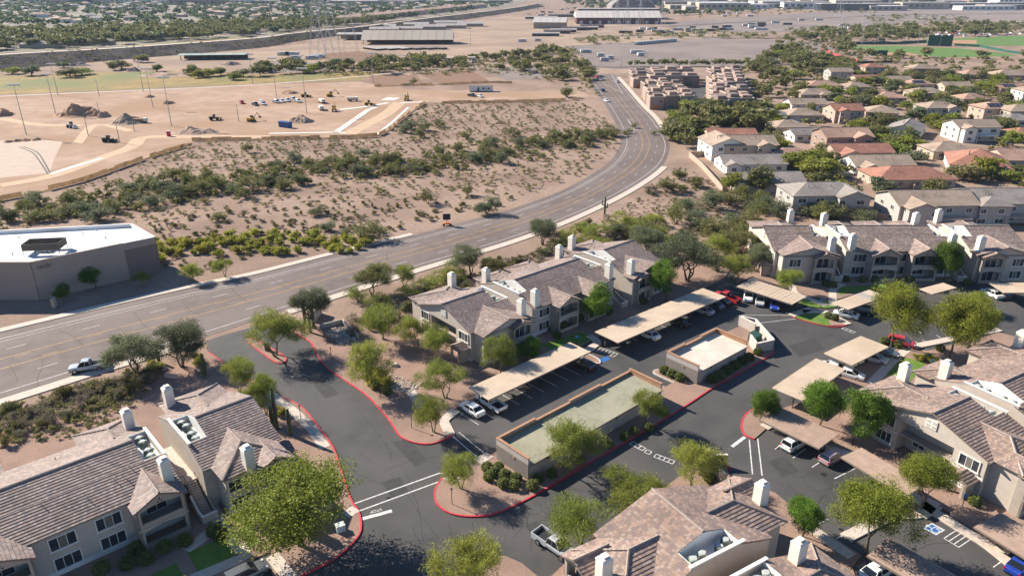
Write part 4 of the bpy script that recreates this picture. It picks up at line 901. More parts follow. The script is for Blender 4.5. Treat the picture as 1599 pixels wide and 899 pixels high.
nrm = np.array([d[1], -d[0]]); q = a+d*2.2+nrm*.23; t.location = (q[0], q[1], HO-1.7); t.rotation_euler = (R(90), 0, math.atan2(d[1], d[0]))
# ---------------------------------------------------------------- vegetation
L_mesq = leafmat('leaf_mesquite', (.185, .18, .06)); L_palo = leafmat('leaf_paloverde', (.25, .27, .05)); L_ash = leafmat('leaf_ash', (.225, .24, .03))
L_dark = leafmat('leaf_citrus', (.105, .18, .02)); L_grey = leafmat('leaf_greygreen', (.155, .17, .085)); L_olive = leafmat('leaf_desert_shrub', (.185, .165, .065), orand=.28); L_brush = leafmat('leaf_brittlebush', (.20, .17, .115), orand=.25); L_far = leafmat('leaf_far', (.095, .115, .045), orand=.35, scale=.03, var=.55); L_yel = leafmat('leaf_yellow_shrub', (.33, .31, .05))
M_bark = mat('bark', (.10, .075, .055), .9, .25, 4); M_barkg = mat('bark_green', (.16, .16, .07), .8, .2, 4); M_cact = mat('saguaro_skin', (.085, .10, .05), .8, .15, 6)
def crown_mesh(name, seed, m, rx, rz, nc, nl, ls, rc, thin=1.0, up=.0, lobes=6, core=.35, droop=0., gap=-.25):
    """leaf-sized faces gathered in clumps spread through an uneven volume; centre at z=0"""
    g = np.random.default_rng(seed)
    lc = g.normal(size=(lobes, 3)); lc /= np.linalg.norm(lc, axis=1)[:, None]; lc *= g.uniform(.35, .72, (lobes, 1)); lc *= (lobes > 1); lc[:, 2] = np.abs(lc[:, 2])*g.choice([1, 1, -.45], lobes)
    lr = g.uniform(.34, .58, lobes) if lobes > 1 else np.array([.95])
    k = g.integers(0, lobes, nc); d = g.normal(size=(nc, 3)); d /= np.linalg.norm(d, axis=1)[:, None]
    r = g.uniform(core, 1.0, (nc, 1))**.5; c = lc[k]+d*r*lr[k][:, None]
    keep = np.sin(c[:, 0]*5.1+seed)*np.sin(c[:, 1]*4.7+seed*2)*np.sin(c[:, 2]*5.3) > gap; c = c[keep]
    c[:, 2] -= droop*(c[:, 0]**2+c[:, 1]**2)
    c *= np.array([rx, rx, rz]); n = len(c)
    p = np.repeat(c, nl, axis=0)+g.normal(size=(n*nl, 3))*rc*np.array([1, 1, .75]); N = len(p)
    a = g.normal(size=(N, 3)); a[:, 2] *= .55; a[:, 2] += up
    if up > 0: a += p/np.array([rx, rx, rz])*.7
    a /= np.linalg.norm(a, axis=1)[:, None]; b = np.cross(a, g.normal(size=(N, 3))); b /= np.linalg.norm(b, axis=1)[:, None]
    s = ls*g.uniform(.6, 1.3, (N, 1)); A = a*s; Bv = b*s*.5*thin
    V = np.stack([p-A*.5, p+Bv, p+A*.5, p-Bv], 1).reshape(-1, 3); F = np.arange(N*4).reshape(-1, 4)
    return fast_mesh(name, V, F, m, 4)
def trunk_mesh(name, seed, h, r, spread, m, n=5, multi=1):
    g = random.Random(seed); b = MB()
    def limb(p, d, L, r0, depth):
        q = p+d*L; mid = p+d*(L*.5)+Vector((g.uniform(-.08,.08), g.uniform(-.08,.08), 0))*L
        b.tube(p, mid, r0, r0*.82, 6, cap=False); b.tube(mid, q, r0*.82, r0*.6, 6, cap=False)
        if depth > 0:
            for i in range(g.choice((2, 3)) if depth > 1 else 3):
                t = g.uniform(0, 6.28); w = Vector((math.cos(t)*spread, math.sin(t)*spread, g.uniform(.35, .9))).normalized(); limb(q, (d*.45+w).normalized(), L*g.uniform(.55,.8), r0*.55, depth-1)
    for i in range(multi):
        t = 6.28*i/multi+g.random(); d = Vector((math.cos(t)*.28*(multi > 1)+g.uniform(-.12,.12), math.sin(t)*.28*(multi > 1)+g.uniform(-.12,.12), 1)).normalized(); limb(Vector((math.cos(t)*.15*(multi > 1), math.sin(t)*.15*(multi > 1), -.1)), d, h*.42, r, 2)
    return b.mesh(name, m)
# species: unit trees of 8 m spread; crown centre height cz
SP = {}
def species(key, m, tm, rx, rz, cz, nc, nl, ls, rc, thin, up, droop=0., multi=1, spread=.9, r=.16, var=4, core=.35, lobes=7):
    SP[key] = [(crown_mesh('crown', 31*i+len(key)*7+1, m, rx, rz, nc, nl, ls, rc, thin, up, lobes, core, droop), trunk_mesh('trunk', 5*i+len(key), cz+rz*.15, r, spread, tm, multi=multi), cz) for i in range(var)]
species('mesq', L_mesq, M_bark, 4.4, 2.5, 3.9, 400, 60, .22, .36, .5, .1, multi=2)
species('palo', L_palo, M_barkg, 4.4, 2.5, 3.7, 380, 42, .42, .34, .13, .7, multi=2)
species('ash', L_ash, M_bark, 4.3, 3.2, 5.0, 430, 95, .19, .42, .5, .0, r=.2, var=3, lobes=11, droop=.1)
species('dark', L_dark, M_bark, 4.0, 3.4, 4.2, 430, 80, .2, .38, .6, .0, lobes=6, core=.45, var=3)
species('grey', L_grey, M_bark, 4.4, 2.8, 4.0, 440, 66, .21, .36, .45, .1, multi=3)
species('willow', L_palo, M_bark, 4.0, 3.4, 4.3, 460, 44, .38, .36, .16, -.5, droop=.35)
NT = [0]
def tree(px, w, h, key, label, group=None, z=.1, wpos=None, v=None):
    NT[0] += 1; c, t, cz = SP[key][(NT[0] if v is None else v) % len(SP[key])]; x, y = wpos or G(*px)
    s = w/7.6; zs = h/(cz+2.6)
    e = empty('tree', (x, y, z), rnd.uniform(0, 6.28), label, 'tree', group); e.scale = (s, s, zs)
    obj('trunk', t, e); obj('crown', c, e, (0, 0, cz)); return e
for t in (((215,583),9,7,'grey','grey-green tree beside the road sidewalk, left of the entrance'), ((285,573),8.5,7.2,'grey','grey-green tree between its twin and the entrance drive'),
    ((431,556),10.5,8.2,'palo','wide palo verde on the drive median'), ((484,512),7,7.4,'grey','grey tree behind the saguaros at the entrance'), ((581,462),8,6.6,'mesq','olive mesquite beside the main road sidewalk'), ((632,450),5,5,'palo','small palo verde beside the main road near the middle building'),
    ((576,605),8,8,'palo','tall palo verde above the yellow shrubs by the drive'), ((680,573),6,7,'palo','thin palo verde left of the middle building entrance porch'), ((696,622),7,5.8,'palo','round palo verde left of the tan carport'), ((677,676),5.6,6,'palo','small palo verde by the corner of the stalls'),
    ((782,583),6,6.8,'willow','drooping green tree at the near corner of the middle building'), ((822,566),5,4.6,'dark','glossy dark shrub tree against the middle building'), ((931,508),6.4,7.5,'dark','dense lime-green tree in front of the middle building'), ((1039,474),6.6,7.6,'dark','dense lime-green tree at the far end of the middle building'),
    ((1186,657),5.2,5.8,'dark','dense small tree on the red-kerbed corner by the ribbed carport'), ((1279,665),7.2,7,'dark','dark green tree beside the wide tan carport'), ((1331,694),7,7.5,'dark','dark green tree against the right building wall'), ((1391,541),8.6,11.0,'ash','tall ash tree standing beside the red car'), ((1478,566),9.0,12.0,'ash','tallest ash tree with the pale straight trunk, right of the red car'), ((1510,548),6.5,9,'ash','leaning ash tree behind the tallest one'),
    ((470,852),12.4,9.6,'ash','largest yellow-green tree shading the lower left kerb'), ((720,764),5.2,5.4,'palo','sparse palo verde on the rounded island'), ((888,738),8.2,7.6,'palo','feathery palo verde in front of the long garage'), ((1007,664),5,5.8,'palo','small palo verde at the far corner of the long garage'),
    ((985,806),8,6.6,'palo','yellow-green palo verde above the pink tile slope'), ((905,848),7.5,6,'palo','palo verde beside the silver pickup'), ((1080,764),7.2,6.6,'palo','palo verde beside the brown-gated bin enclosure'), ((718,932),8.5,6.6,'palo','palo verde cut by the bottom edge'), ((1352,868),7.6,9,'ash','yellow-green ash beside the stall lines, lower right'), ((1437,796),5.8,7.6,'ash','ash tree in front of the deep entrance recess'),
    ((1252,838),5.2,5,'dark','dark shrub tree at the corner of the pink tiled building'), ((1232,459),6,5.4,'palo','palo verde in front of the upper right building'), ((1473,440),7.5,9.6,'dark','dark tree standing against the upper right building'), ((375,612),5.5,5.5,'palo','palo verde behind the lower left building, beside the drive'), ((416,648),5.2,7,'palo','tall palo verde by the drive sidewalk'),
    ((597,530),9,6.5,'palo','yellow-green tree beside the sunken rock basin'), ((650,548),5.5,6.5,'palo','thin tree against the near gable of the middle building'), ((735,428),8,6.2,'grey','grey-green tree between the road and the middle building'), ((771,438),6,5,'mesq','low mesquite behind the middle building chimneys'), ((847,382),8.5,6.2,'grey','grey-green tree beside the sidewalk above the middle building'),
    ((1074,440),13.5,8.5,'grey','wide grey-green tree past the far end of the middle building'), ((1146,442),8,6,'palo','small tree with forked trunk beyond the brown carport'), ((1118,404),8,5.5,'palo','yellow-green tree in the scrub above the wide grey tree'), ((1160,400),9,6,'mesq','olive tree left of the upper right building'), ((1180,425),7,6,'grey','grey tree against the upper right building gable'), ((1010,392),9,5.5,'grey','green tree behind the far roof of the middle building'),
    ((1520,486),5,4,'palo','small pale tree behind the tallest ash'), ((940,395),6,3.5,'palo','yellow-green shrub tree behind the middle building roof'), ((100,470),4,3.2,'dark','dark shrub tree in the shade of the office'), ((150,450),5,4,'dark','dark round tree in front of the office wall'), ((300,440),5,4,'palo','thin tree on the slope right of the office'), ((352,432),5,4,'palo','thin tree beside the road below the yellow shrubs'), ((225,445),4,3,'palo','pale shrub tree in the office shadow'), ((1240,230),0,0,'mesq','')):
    if t[1]: tree(*t)
# saguaros
def saguaro(px, h, label, arms=0, z=.1):
    x, y = G(*px); e = empty('saguaro', (x, y, z), rnd.uniform(0, 6), label, 'cactus', 'saguaro cacti')
    MB().tube((0,0,0), (0,0,h*.5), .26, .3, 9, cap=False).tube((0,0,h*.5), (0,0,h*.95), .3, .24, 9).tube((0,0,h*.95), (0,0,h), .24, .08, 9).build('stem', M_cact, e, True)
    for i in range(arms):
        s = 1 if i % 2 else -1; zz = h*(.4+.12*i); MB().tube((0,0,zz), (s*.75,.1,zz+.05), .14, .16, 7).tube((s*.75,.1,zz), (s*.8,.1,zz+h*.28), .17, .14, 7).build('arm', M_cact, e, True)
for p, h, l, a in (((477,508),6,'tallest saguaro with arms beside the entrance wall',2), ((490,510),5,'slim saguaro next to the entrance wall',1), ((485,520),3.4,'short saguaro in front of the entrance wall',0), ((433,671),7,'tall saguaro in front of the lower left building',0), ((454,681),4.5,'shorter saguaro beside the drive sidewalk',0), ((426,666),3.5,'small saguaro behind the tallest by the lower left building',0), ((944,335),5,'saguaro with arms beside the main road sidewalk',2), ((321,586),4,'saguaro by the entrance corner',1), ((249,567),2.5,'stub saguaro beneath the roadside trees',0), ((318,590),2.2,'stub saguaro at the entrance corner',0), ((1395,226),6,'tall saguaro below the white house',1)): saguaro(p, h, l, a)
# clipped round shrubs
RS = [crown_mesh('foliage', 90+i, leafmat('leaf_clipped%d' % i, (.17,.19,.055), scale=3), .62, .58, 260, 10, .13, .05, .7, 0, lobes=1, core=.8, gap=-2) for i in range(2)]
def rshrub(px, s, label, group, z=.15):
    x, y = G(*px); o = obj('clipped_shrub', RS[rnd.randrange(2)], None, (x, y, z+.42*s), rnd.uniform(0, 6), s*1.15); tag(o, label, 'shrub', group)
for p in ((761,735),(772,742),(764,749),(778,735),(787,746),(786,760),(803,763),(806,752),(831,763)): rshrub(p, 1.1, 'round clipped shrub at the end of the long garage', 'round shrubs on the rounded island')
for p in ((841,752),(862,744),(905,722),(950,698),(975,686),(990,678),(1012,672),(1036,648)): rshrub(p, 1.0, 'dark clipped shrub in the shade along the long garage', 'shrubs along the long garage')
for p in ((1112,597),(1123,591),(1135,583),(1147,576),(1159,569),(1169,563)): rshrub(p, 1.25, 'dark clipped shrub along the shaded wall of the pink-roofed garage', 'shrubs along the pink-roofed garage')
for p in ((1037,583),(1048,588),(1061,594)): rshrub(p, 1.2, 'sunlit clipped shrub at the end of the pink-roofed garage', 'shrubs at the end of the pink-roofed garage')
for p, l in (((1183,554),'clipped shrub beside the pale bin enclosure'), ((1108,752),'clipped shrub beside the brown-gated enclosure'), ((1521,788),'clipped shrub against the right building wall'), ((1448,563),'clipped green shrub beside the right lawn'), ((1402,543),'grey shrub at the foot of the red car'), ((1380,536),'small grey shrub beside the square carport'), ((1302,500),'left grey shrub on the lawn island'), ((1293,497),'right grey shrub on the lawn island'), ((605,615),'green shrub below the yellow shrubs'), ((1467,548),'shrub under the tallest ash')): rshrub(p, 1.1, l, None)
for i, p in enumerate(((855,515),(880,512),(905,500),(920,498),(950,490),(1005,475),(870,528),(1290,447),(1300,449),(1320,440),(1345,440),(1365,440),(1420,440),(1510,445),(230,878),(200,885),(335,835),(258,860),(290,850),(160,893),(345,840),(215,862))): rshrub(p, 1.2, 'small dark shrub in the shade along an apartment wall', 'shrubs along the apartment walls')
YB = [crown_mesh('foliage', 70+i, L_yel, .6, .45, 90, 10, .22, .1, .3, .4, lobes=6) for i in range(2)]
def yshrub(px, s, label, group, z=.15): x, y = G(*px); tag(obj('yellow_shrub', YB[rnd.randrange(2)], None, (x, y, z+.3*s), rnd.uniform(0, 6), s), label, 'shrub', group)
for p in ((585,590),(592,595),(583,602),(600,600),(587,608),(604,605),(575,598),(580,585),(595,587)): yshrub(p, 1.9, 'yellow-green shrub in the cluster under the tall palo verde', 'yellow shrubs under the tall palo verde')
for i in range(70):
    t = i/69; px_ = 245+t*330; py_ = 392+rnd.uniform(-14, 18)-t*8-8*math.sin(t*3)
    yshrub((px_, py_), rnd.uniform(1.6, 3.0), 'yellow-green grass clump in the band right of the office', 'yellow grass clumps beside the office', 0)
for p in ((430,645),(440,648),(306,562),(312,567),(235,572),(248,576),(308,570),(1432,563),(1456,567)): yshrub(p, 1.6, 'low yellow-green shrub in a gravel bed', 'low shrubs in the gravel beds')
# ---------------------------------------------------------------- desert scrub
BU = [crown_mesh('foliage', 200+i, L_olive, 1.0, .62, 130, 18, .15, .1, .4, .35, lobes=6, core=.25) for i in range(5)]
BT = [crown_mesh('foliage', 240+i, L_mesq if i % 3 else L_grey, 1.0, .62, 230, 22, .085, .075, .45, .2, lobes=8, core=.25) for i in range(5)]
BB = [crown_mesh('foliage', 280+i, L_brush, 1.0, .6, 90, 14, .15, .1, .25, .6, lobes=6) for i in range(3)]
BP = [crown_mesh('foliage', 260+i, L_palo, 1.0, .65, 230, 24, .1, .08, .25, .4, lobes=8, core=.25) for i in range(3)]
SM = MB()
for i in range(5): SM.tube((0,0,-.1), (.35*math.cos(i*1.25), .35*math.sin(i*1.25), .5), .035, .015, 4)
M_stem = SM.mesh('stem', M_bark)
def bush(px, w, h, label, group, kind='t', name='desert_shrub', wpos=None, z=0):
    x, y = wpos or G(*px); me = {'t': BT, 'b': BU, 'g': BB, 'p': BP}[kind]; me = me[rnd.randrange(len(me))]
    e = empty(name, (x, y, z), rnd.uniform(0, 6.28), label, 'shrub', group); e.scale = (w/2, w/2, h/1.15)
    obj('stem', M_stem, e); obj('foliage', me, e, (0, 0, .55)); return e
belt = [(10,345),(40,335),(62,345),(95,338),(110,322),(140,335),(150,345),(60,318),(205,300),(230,290),(255,298),(270,280),(300,290),(325,282),(345,292),(240,320),(270,310),(298,305),(330,300),(205,318),(180,330),(425,287),(455,255),(438,262),(470,290),(445,295),(498,262),(520,260),(545,250),(565,245),(585,262),(600,258),(615,250),(640,268),(655,262),(650,272),(560,275),(575,270),(610,272),(690,242),(715,235),(740,250),(760,240),(780,255),(795,240),(812,228),(835,225),(850,232),(870,218),(885,228),(900,215),(912,228),(925,220),(940,215),(952,212),(660,205),(640,200),(632,208),(655,215),(685,198),(730,215),(755,225),(770,230),(800,212),(765,250),(700,250),(540,262),(480,262),(430,272),(365,300),(380,310),(395,298),(310,300),(285,275)]
for p in belt: bush((p[0]+rnd.uniform(-4,4), p[1]+rnd.uniform(-2,3)), rnd.uniform(5.5,10), rnd.uniform(2.8,4.8), 'olive mesquite bush in the desert wash, ' + ('behind the office building' if p[0] < 210 else 'below the diagonal site fence' if p[0] < 400 else 'in the middle of the open desert' if p[0] < 620 else 'towards the far road' if p[0] < 800 else 'beside the inside of the road bend'), 'mesquite bushes along the desert wash', name='mesquite_bush')
for p, w, h, l in (((760,333),9,5,'large olive bush at the road edge below the message trailer'), ((668,318),5.5,4,'grey-green round bush alone in the desert'), ((730,305),4.5,3.6,'pale bush above the large roadside bush'), ((575,372),12,4,'broad low bush beside the road sidewalk'), ((515,360),6,3,'olive bush left of the broad low bush'), ((495,335),7,3,'pair of olive bushes above the yellow grass'), ((387,238),5,4,'dark cactus-like bush by the site fence'), ((340,345),6,2.4,'grey bush in the open desert'), ((1040,300),7,5,'round dark green bush on the slope above the saguaro'), ((1060,280),6,4,'olive bush near the tan block wall'), ((885,152),11,6,'round green tree bush beside the far road'), ((645,132),8,4,'olive bush left of the brown arena')): bush(p, w, h, l, None)
# slope between road and middle building, and road verges
for i in range(85):
    px_ = rnd.uniform(-20, 250); py_ = 640-px_*.27+rnd.uniform(0, 62)*(1-px_/420)
    if py_ < 640-px_*.27+4: continue
    bush((px_, py_), rnd.uniform(1.6,4.0), rnd.uniform(1.0,2.0), 'scrub bush on the slope between the main road and the lower left building', 'scrub on the lower left slope', rnd.choice('tbggbg'))
for i in range(70):
    px_ = rnd.uniform(545, 860); lo = 497-(px_-545)*.37
    bush((px_, lo+rnd.uniform(-4, 42)), rnd.uniform(1.4,4.0), rnd.uniform(.9,1.9), 'low scrub bush between the main road and the middle building', 'scrub behind the middle building', rnd.choice('bggt')) if not (640 < px_ and lo+20 > 520) else None
slope = [(900,350),(960,330),(1045,280),(1062,262),(1095,275),(1130,310),(1165,330),(1170,400),(1120,430),(1050,400),(960,378),(880,372)]
for i in range(150):
    p = (rnd.uniform(880,1175), rnd.uniform(262,430))
    if inside(p, slope):
        s = rnd.random(); bush(p, 1.6+4.2*s*s, .9+2.2*s*s, 'scrub bush on the slope right of the main road bend', 'scrub on the slope below the houses', rnd.choice('bbggt'))
for p in ((1070,385),(1110,372),(1085,355),(1140,352),(1150,375),(1165,362),(1180,345),(1130,390),(1000,378),(960,372),(1055,350),(1075,330),(1110,325),(1140,320),(1200,330),(1230,325),(1255,335),(1215,340),(1180,330),(1160,310),(1270,338),(1300,340),(1325,335),(1350,350),(1290,345),(1190,320)): bush(p, rnd.uniform(7,11), rnd.uniform(3.6,5.6), 'tree-sized bush in the thicket between the houses and apartments', 'thicket between the houses and the apartments', name='mesquite_bush')
for p in ((905,362),(930,372),(885,378),(960,366),(985,372),(1000,358),(1030,372),(1045,385),(915,385),(870,388),(1020,352),(975,352),(560,470),(590,478),(640,462),(690,440),(710,432),(665,455)): bush(p, rnd.uniform(5,8.5), rnd.uniform(2.6,4.2), 'fresh green bush in the belt behind the middle building', 'green bushes behind the middle building', 'p', 'palo_verde_bush')
# open desert: individual creosotes near, one mass beyond
open1 = [(0,395),(100,300),(300,225),(600,212),(660,165),(905,160),(955,190),(960,235),(900,275),(800,318),(650,352),(400,412),(270,440),(250,400),(230,350),(0,345)]
pts = []; wp = GP(open1); xs = [p[0] for p in wp]; ys = [p[1] for p in wp]
while len(pts) < 2300:
    p = (rnd.uniform(min(xs), max(xs)), rnd.uniform(min(ys), max(ys)))
    if inside(p, wp): pts.append(p)
pts.sort(key=lambda p: math.hypot(*p))
for p in pts[:270]: bush(None, rnd.uniform(.9,2.3), rnd.uniform(.6,1.3), 'small creosote bush on the open desert across the main road', 'creosote bushes on the open desert', rnd.choice('bbg'), 'creosote_bush', p)
def mass(name, pts, meshes, smin, smax, label, cat, hz=1.0, zoff=.5):
    """many far plants of one kind joined into one object"""
    V = []; F = []; n = 0; src = []
    for me in meshes:
        v = np.empty(len(me.vertices)*3, np.float32); me.vertices.foreach_get('co', v); src.append(v.reshape(-1, 3))
    for p in pts:
        v = src[rnd.randrange(len(src))]; s = rnd.uniform(smin, smax); a = rnd.uniform(0, 6.28); c, sn = math.cos(a), math.sin(a)
        w = np.empty_like(v); w[:, 0] = (v[:, 0]*c-v[:, 1]*sn)*s+p[0]; w[:, 1] = (v[:, 0]*sn+v[:, 1]*c)*s+p[1]; w[:, 2] = v[:, 2]*s*hz+zoff*s*hz+(p[2] if len(p) > 2 else 0); V.append(w); F.append(np.arange(len(v)).reshape(-1, 4)+n); n += len(v)
    o = obj(name, fast_mesh(name, np.concatenate(V), np.concatenate(F), meshes[0].materials[0], 4)); tag(o, label, cat, kind='stuff'); return o
SMB = [crown_mesh('tuft', 300+i, L_olive, 1.0, .6, 17, 5, .42, .14, .4, .4, lobes=5) for i in range(4)]
mass('scrub', pts[270:], SMB, .4, 1.5, 'small creosote scrub scattered over the farther desert', 'scrub')

def scat(px, n):
    wp = GP(px); xs = [p[0] for p in wp]; ys = [p[1] for p in wp]; out = []
    while len(out) < n:
        p = (rnd.uniform(min(xs), max(xs)), rnd.uniform(min(ys), max(ys)))
        if inside(p, wp): out.append(p)
    return out
mass('scrub', scat(slope, 420), SMB, .3, .9, 'low dry scrub covering the slope below the houses', 'scrub'); mass('scrub', scat([(0,640),(160,598),(250,600),(180,660),(90,690),(0,700)], 260), SMB, .3, .9, 'low dry scrub on the lower left slope', 'scrub')
mass('scrub', scat([(545,500),(860,385),(880,392),(650,462),(560,508)], 260), SMB, .25, .7, 'low dry scrub behind the middle building', 'scrub')
LB = np.random.default_rng(5); wash = crom(GP([(0,335),(130,325),(230,300),(330,290),(440,275),(560,262),(650,262),(760,245),(860,225),(955,208)]), 12)
mass('scrub', [(p[0]+LB.normal()*9, p[1]+LB.normal()*7) for p in wash for k in range(5)], [crown_mesh('tuft', 320+i, L_mesq, 1.0, .6, 36, 6, .34, .12, .5, .3, lobes=6) for i in range(4)], .8, 2.2, 'dense olive undergrowth filling the desert wash', 'scrub')
# ---------------------------------------------------------------- houses of the suburb on the right
RT = {'tan': [(.36,.27,.20),(.33,.25,.185),(.38,.29,.22)], 'red': [(.36,.17,.115),(.32,.15,.105),(.39,.19,.13)], 'grey': [(.29,.25,.22),(.26,.225,.20),(.32,.275,.24)], 'pink': [(.42,.26,.19),(.38,.235,.175),(.44,.28,.21)]}
RTM = {k: tilemat('house_tile_'+k, v, .8) for k, v in RT.items()}
WL = {'tan': mat('house_tan', (.42,.33,.25), .9, .05, 1), 'grey': mat('house_grey', (.38,.345,.31), .9, .05, 1), 'white': mat('house_white', (.66,.61,.54), .9, .05, 1), 'pink': mat('house_pink', (.46,.32,.25), .9, .05, 1), 'brown': mat('house_brown', (.28,.20,.16), .9, .05, 1)}
M_solar = mat('solar_panel', (.012,.015,.03), .2, .2, 3, spec=.6); M_gdoor = mat('garage_door_cream', (.55,.48,.40), .7, .05, 2)
HOUSES = []
def roofbox(r, x0, x1, y0, y1, z, hip, pitch=.36, ov=.5, axis='x'):
    x0 -= ov; x1 += ov; y0 -= ov; y1 += ov
    if axis == 'x':
        yc = (y0+y1)/2; hz = z+(y1-y0)/2*pitch; i = (y1-y0)/2 if hip else 0
        if x1-x0 < 2*i: i = (x1-x0)/2-.1
        a, b = (x0+i, yc, hz), (x1-i, yc, hz)
        r.plane([(x0,y0,z),(x1,y0,z),b,a]); r.plane([(x1,y1,z),(x0,y1,z),a,b])
        if hip: r.plane([(x0,y1,z),(x0,y0,z),a]); r.plane([(x1,y0,z),(x1,y1,z),b])
    else:
        xc = (x0+x1)/2; hz = z+(x1-x0)/2*pitch; i = (x1-x0)/2 if hip else 0
        if y1-y0 < 2*i: i = (y1-y0)/2-.1
        a, b = (xc, y0+i, hz), (xc, y1-i, hz)
        r.plane([(x0,y1,z),(x0,y0,z),a,b]); r.plane([(x1,y0,z),(x1,y1,z),b,a])
        if hip: r.plane([(x0,y0,z),(x1,y0,z),a]); r.plane([(x1,y1,z),(x0,y1,z),b])
    r.cap(Vector(a)+Vector((0,0,.04)), Vector(b)+Vector((0,0,.04)), .1); return hz
def gabwall(w, x0, x1, y0, y1, z, axis, pitch=.36):
    if axis == 'x':
        h = (y1-y0)/2*pitch
        for x in (x0, x1-.2): w.add([(x,y0,z),(x,y1,z),(x,(y0+y1)/2,z+h),(x+.2,y0,z),(x+.2,y1,z),(x+.2,(y0+y1)/2,z+h)], [(0,1,2),(5,4,3),(0,2,5,3),(1,4,5,2)])
    else:
        h = (x1-x0)/2*pitch
        for y in (y0, y1-.2): w.add([(x0,y,z),(x1,y,z),((x0+x1)/2,y,z+h),(x0,y+.2,z),(x1,y+.2,z),((x0+x1)/2,y+.2,z+h)], [(0,1,2),(5,4,3),(0,2,5,3),(1,4,5,2)])
def house(px, ang, W, D, st, rc, wc, label, hip=True, wing=None, porch=False, solar=False, axis='x', garage=False):
    W *= 1.07; D *= 1.07; ze = 2.9 if st == 1 else 5.6; c = G(px[0], px[1], ze+.8); e = empty('house', (c[0], c[1], 0), R(ang), label, 'house', 'tile-roofed houses of the suburb'); HOUSES.append((c[0], c[1], max(W, D)/2, label))
    w = MB(); r = Roof(c=.5, step=.05, tw=.4); x0, x1, y0, y1 = -W/2, W/2, -D/2, D/2
    w.box(x0, x1, y0, y1, 0, ze); roofbox(r, x0, x1, y0, y1, ze, hip, axis=axis)
    if not hip: gabwall(w, x0, x1, y0, y1, ze, axis)
    if wing:                                       # (x centre, width, forward projection, storeys, hip)
        xc, ww, pj, ws, wh = wing; zw = 2.9 if ws == 1 else 5.6
        w.box(xc-ww/2, xc+ww/2, y0-pj, y0+.2, 0, zw-.01)
        q = Roof(c=.5, step=.05, tw=.4); roofbox(q, xc-ww/2, xc+ww/2, y0-pj, y0+ww*.55 if zw == ze else y0, zw+.002, wh, axis='y'); q.build(e, RTM[rc], 'wing_roof')
        if not wh: gabwall(w, xc-ww/2, xc+ww/2, y0-pj, y0, zw, 'y')
    w.build('wall', WL[wc], e); r.build(e, RTM[rc])
    zs = (1.55,) if st == 1 else (1.55, 4.2); n = max(2, int(W/4.6))
    for z in zs:
        for i in range(n):
            x = x0+W*(i+.5)/n
            if wing and abs(x-wing[0]) < wing[1]/2+.6:
                if z > 3 and wing[3] == 1: continue
                y = y0-wing[2]
            else: y = y0
            window(e, x, y-.01, z, -90, w=1.5 if rnd.random() < .7 else 2.2, h=1.2, n=2, trim=wc in ('white','pink','grey'))
        for s, a in ((x0, 180), (x1, 0)):
            for k in (-.22, .2): window(e, s, D*k, z, a, w=1.2, h=1.1, n=2, trim=False)
    if porch: MB().box(x0*.3, x1*.7, y0-3.2, y0, 2.55, 2.75).box(x0*.3+.1, x0*.3+.4, y0-3.1, y0-2.8, 0, 2.55).box(x1*.7-.4, x1*.7-.1, y0-3.1, y0-2.8, 0, 2.55).build('patio_cover', WL['pink' if wc == 'grey' else wc], e)
    if garage: MB().box(x0+.6, x0+5.4, y0-.06, y0, 0, 2.2).build('garage_door', M_gdoor, e)
    if solar:
        k = .36; sb = MB()
        for i in range(4):
            for j in range(2):
                a = x0*.6+i*1.9; b = y0+.8+j*1.9; z = lambda y: ze+(y-y0+.5)*k+.12; sb.add([(a,b,z(b)),(a+1.7,b,z(b)),(a+1.7,b+1.7,z(b+1.7)),(a,b+1.7,z(b+1.7))], [(0,1,2,3)])
        sb.build('solar_array', M_solar, e)
    for i in range(3): x = rnd.uniform(x0*.5, x1*.5); MB().tube((x, y0*.4, ze+D*.3*.3), (x, y0*.4, ze+D*.36*.5), .09, n=6).build('roof_vent', M_fascia, e)
    return e
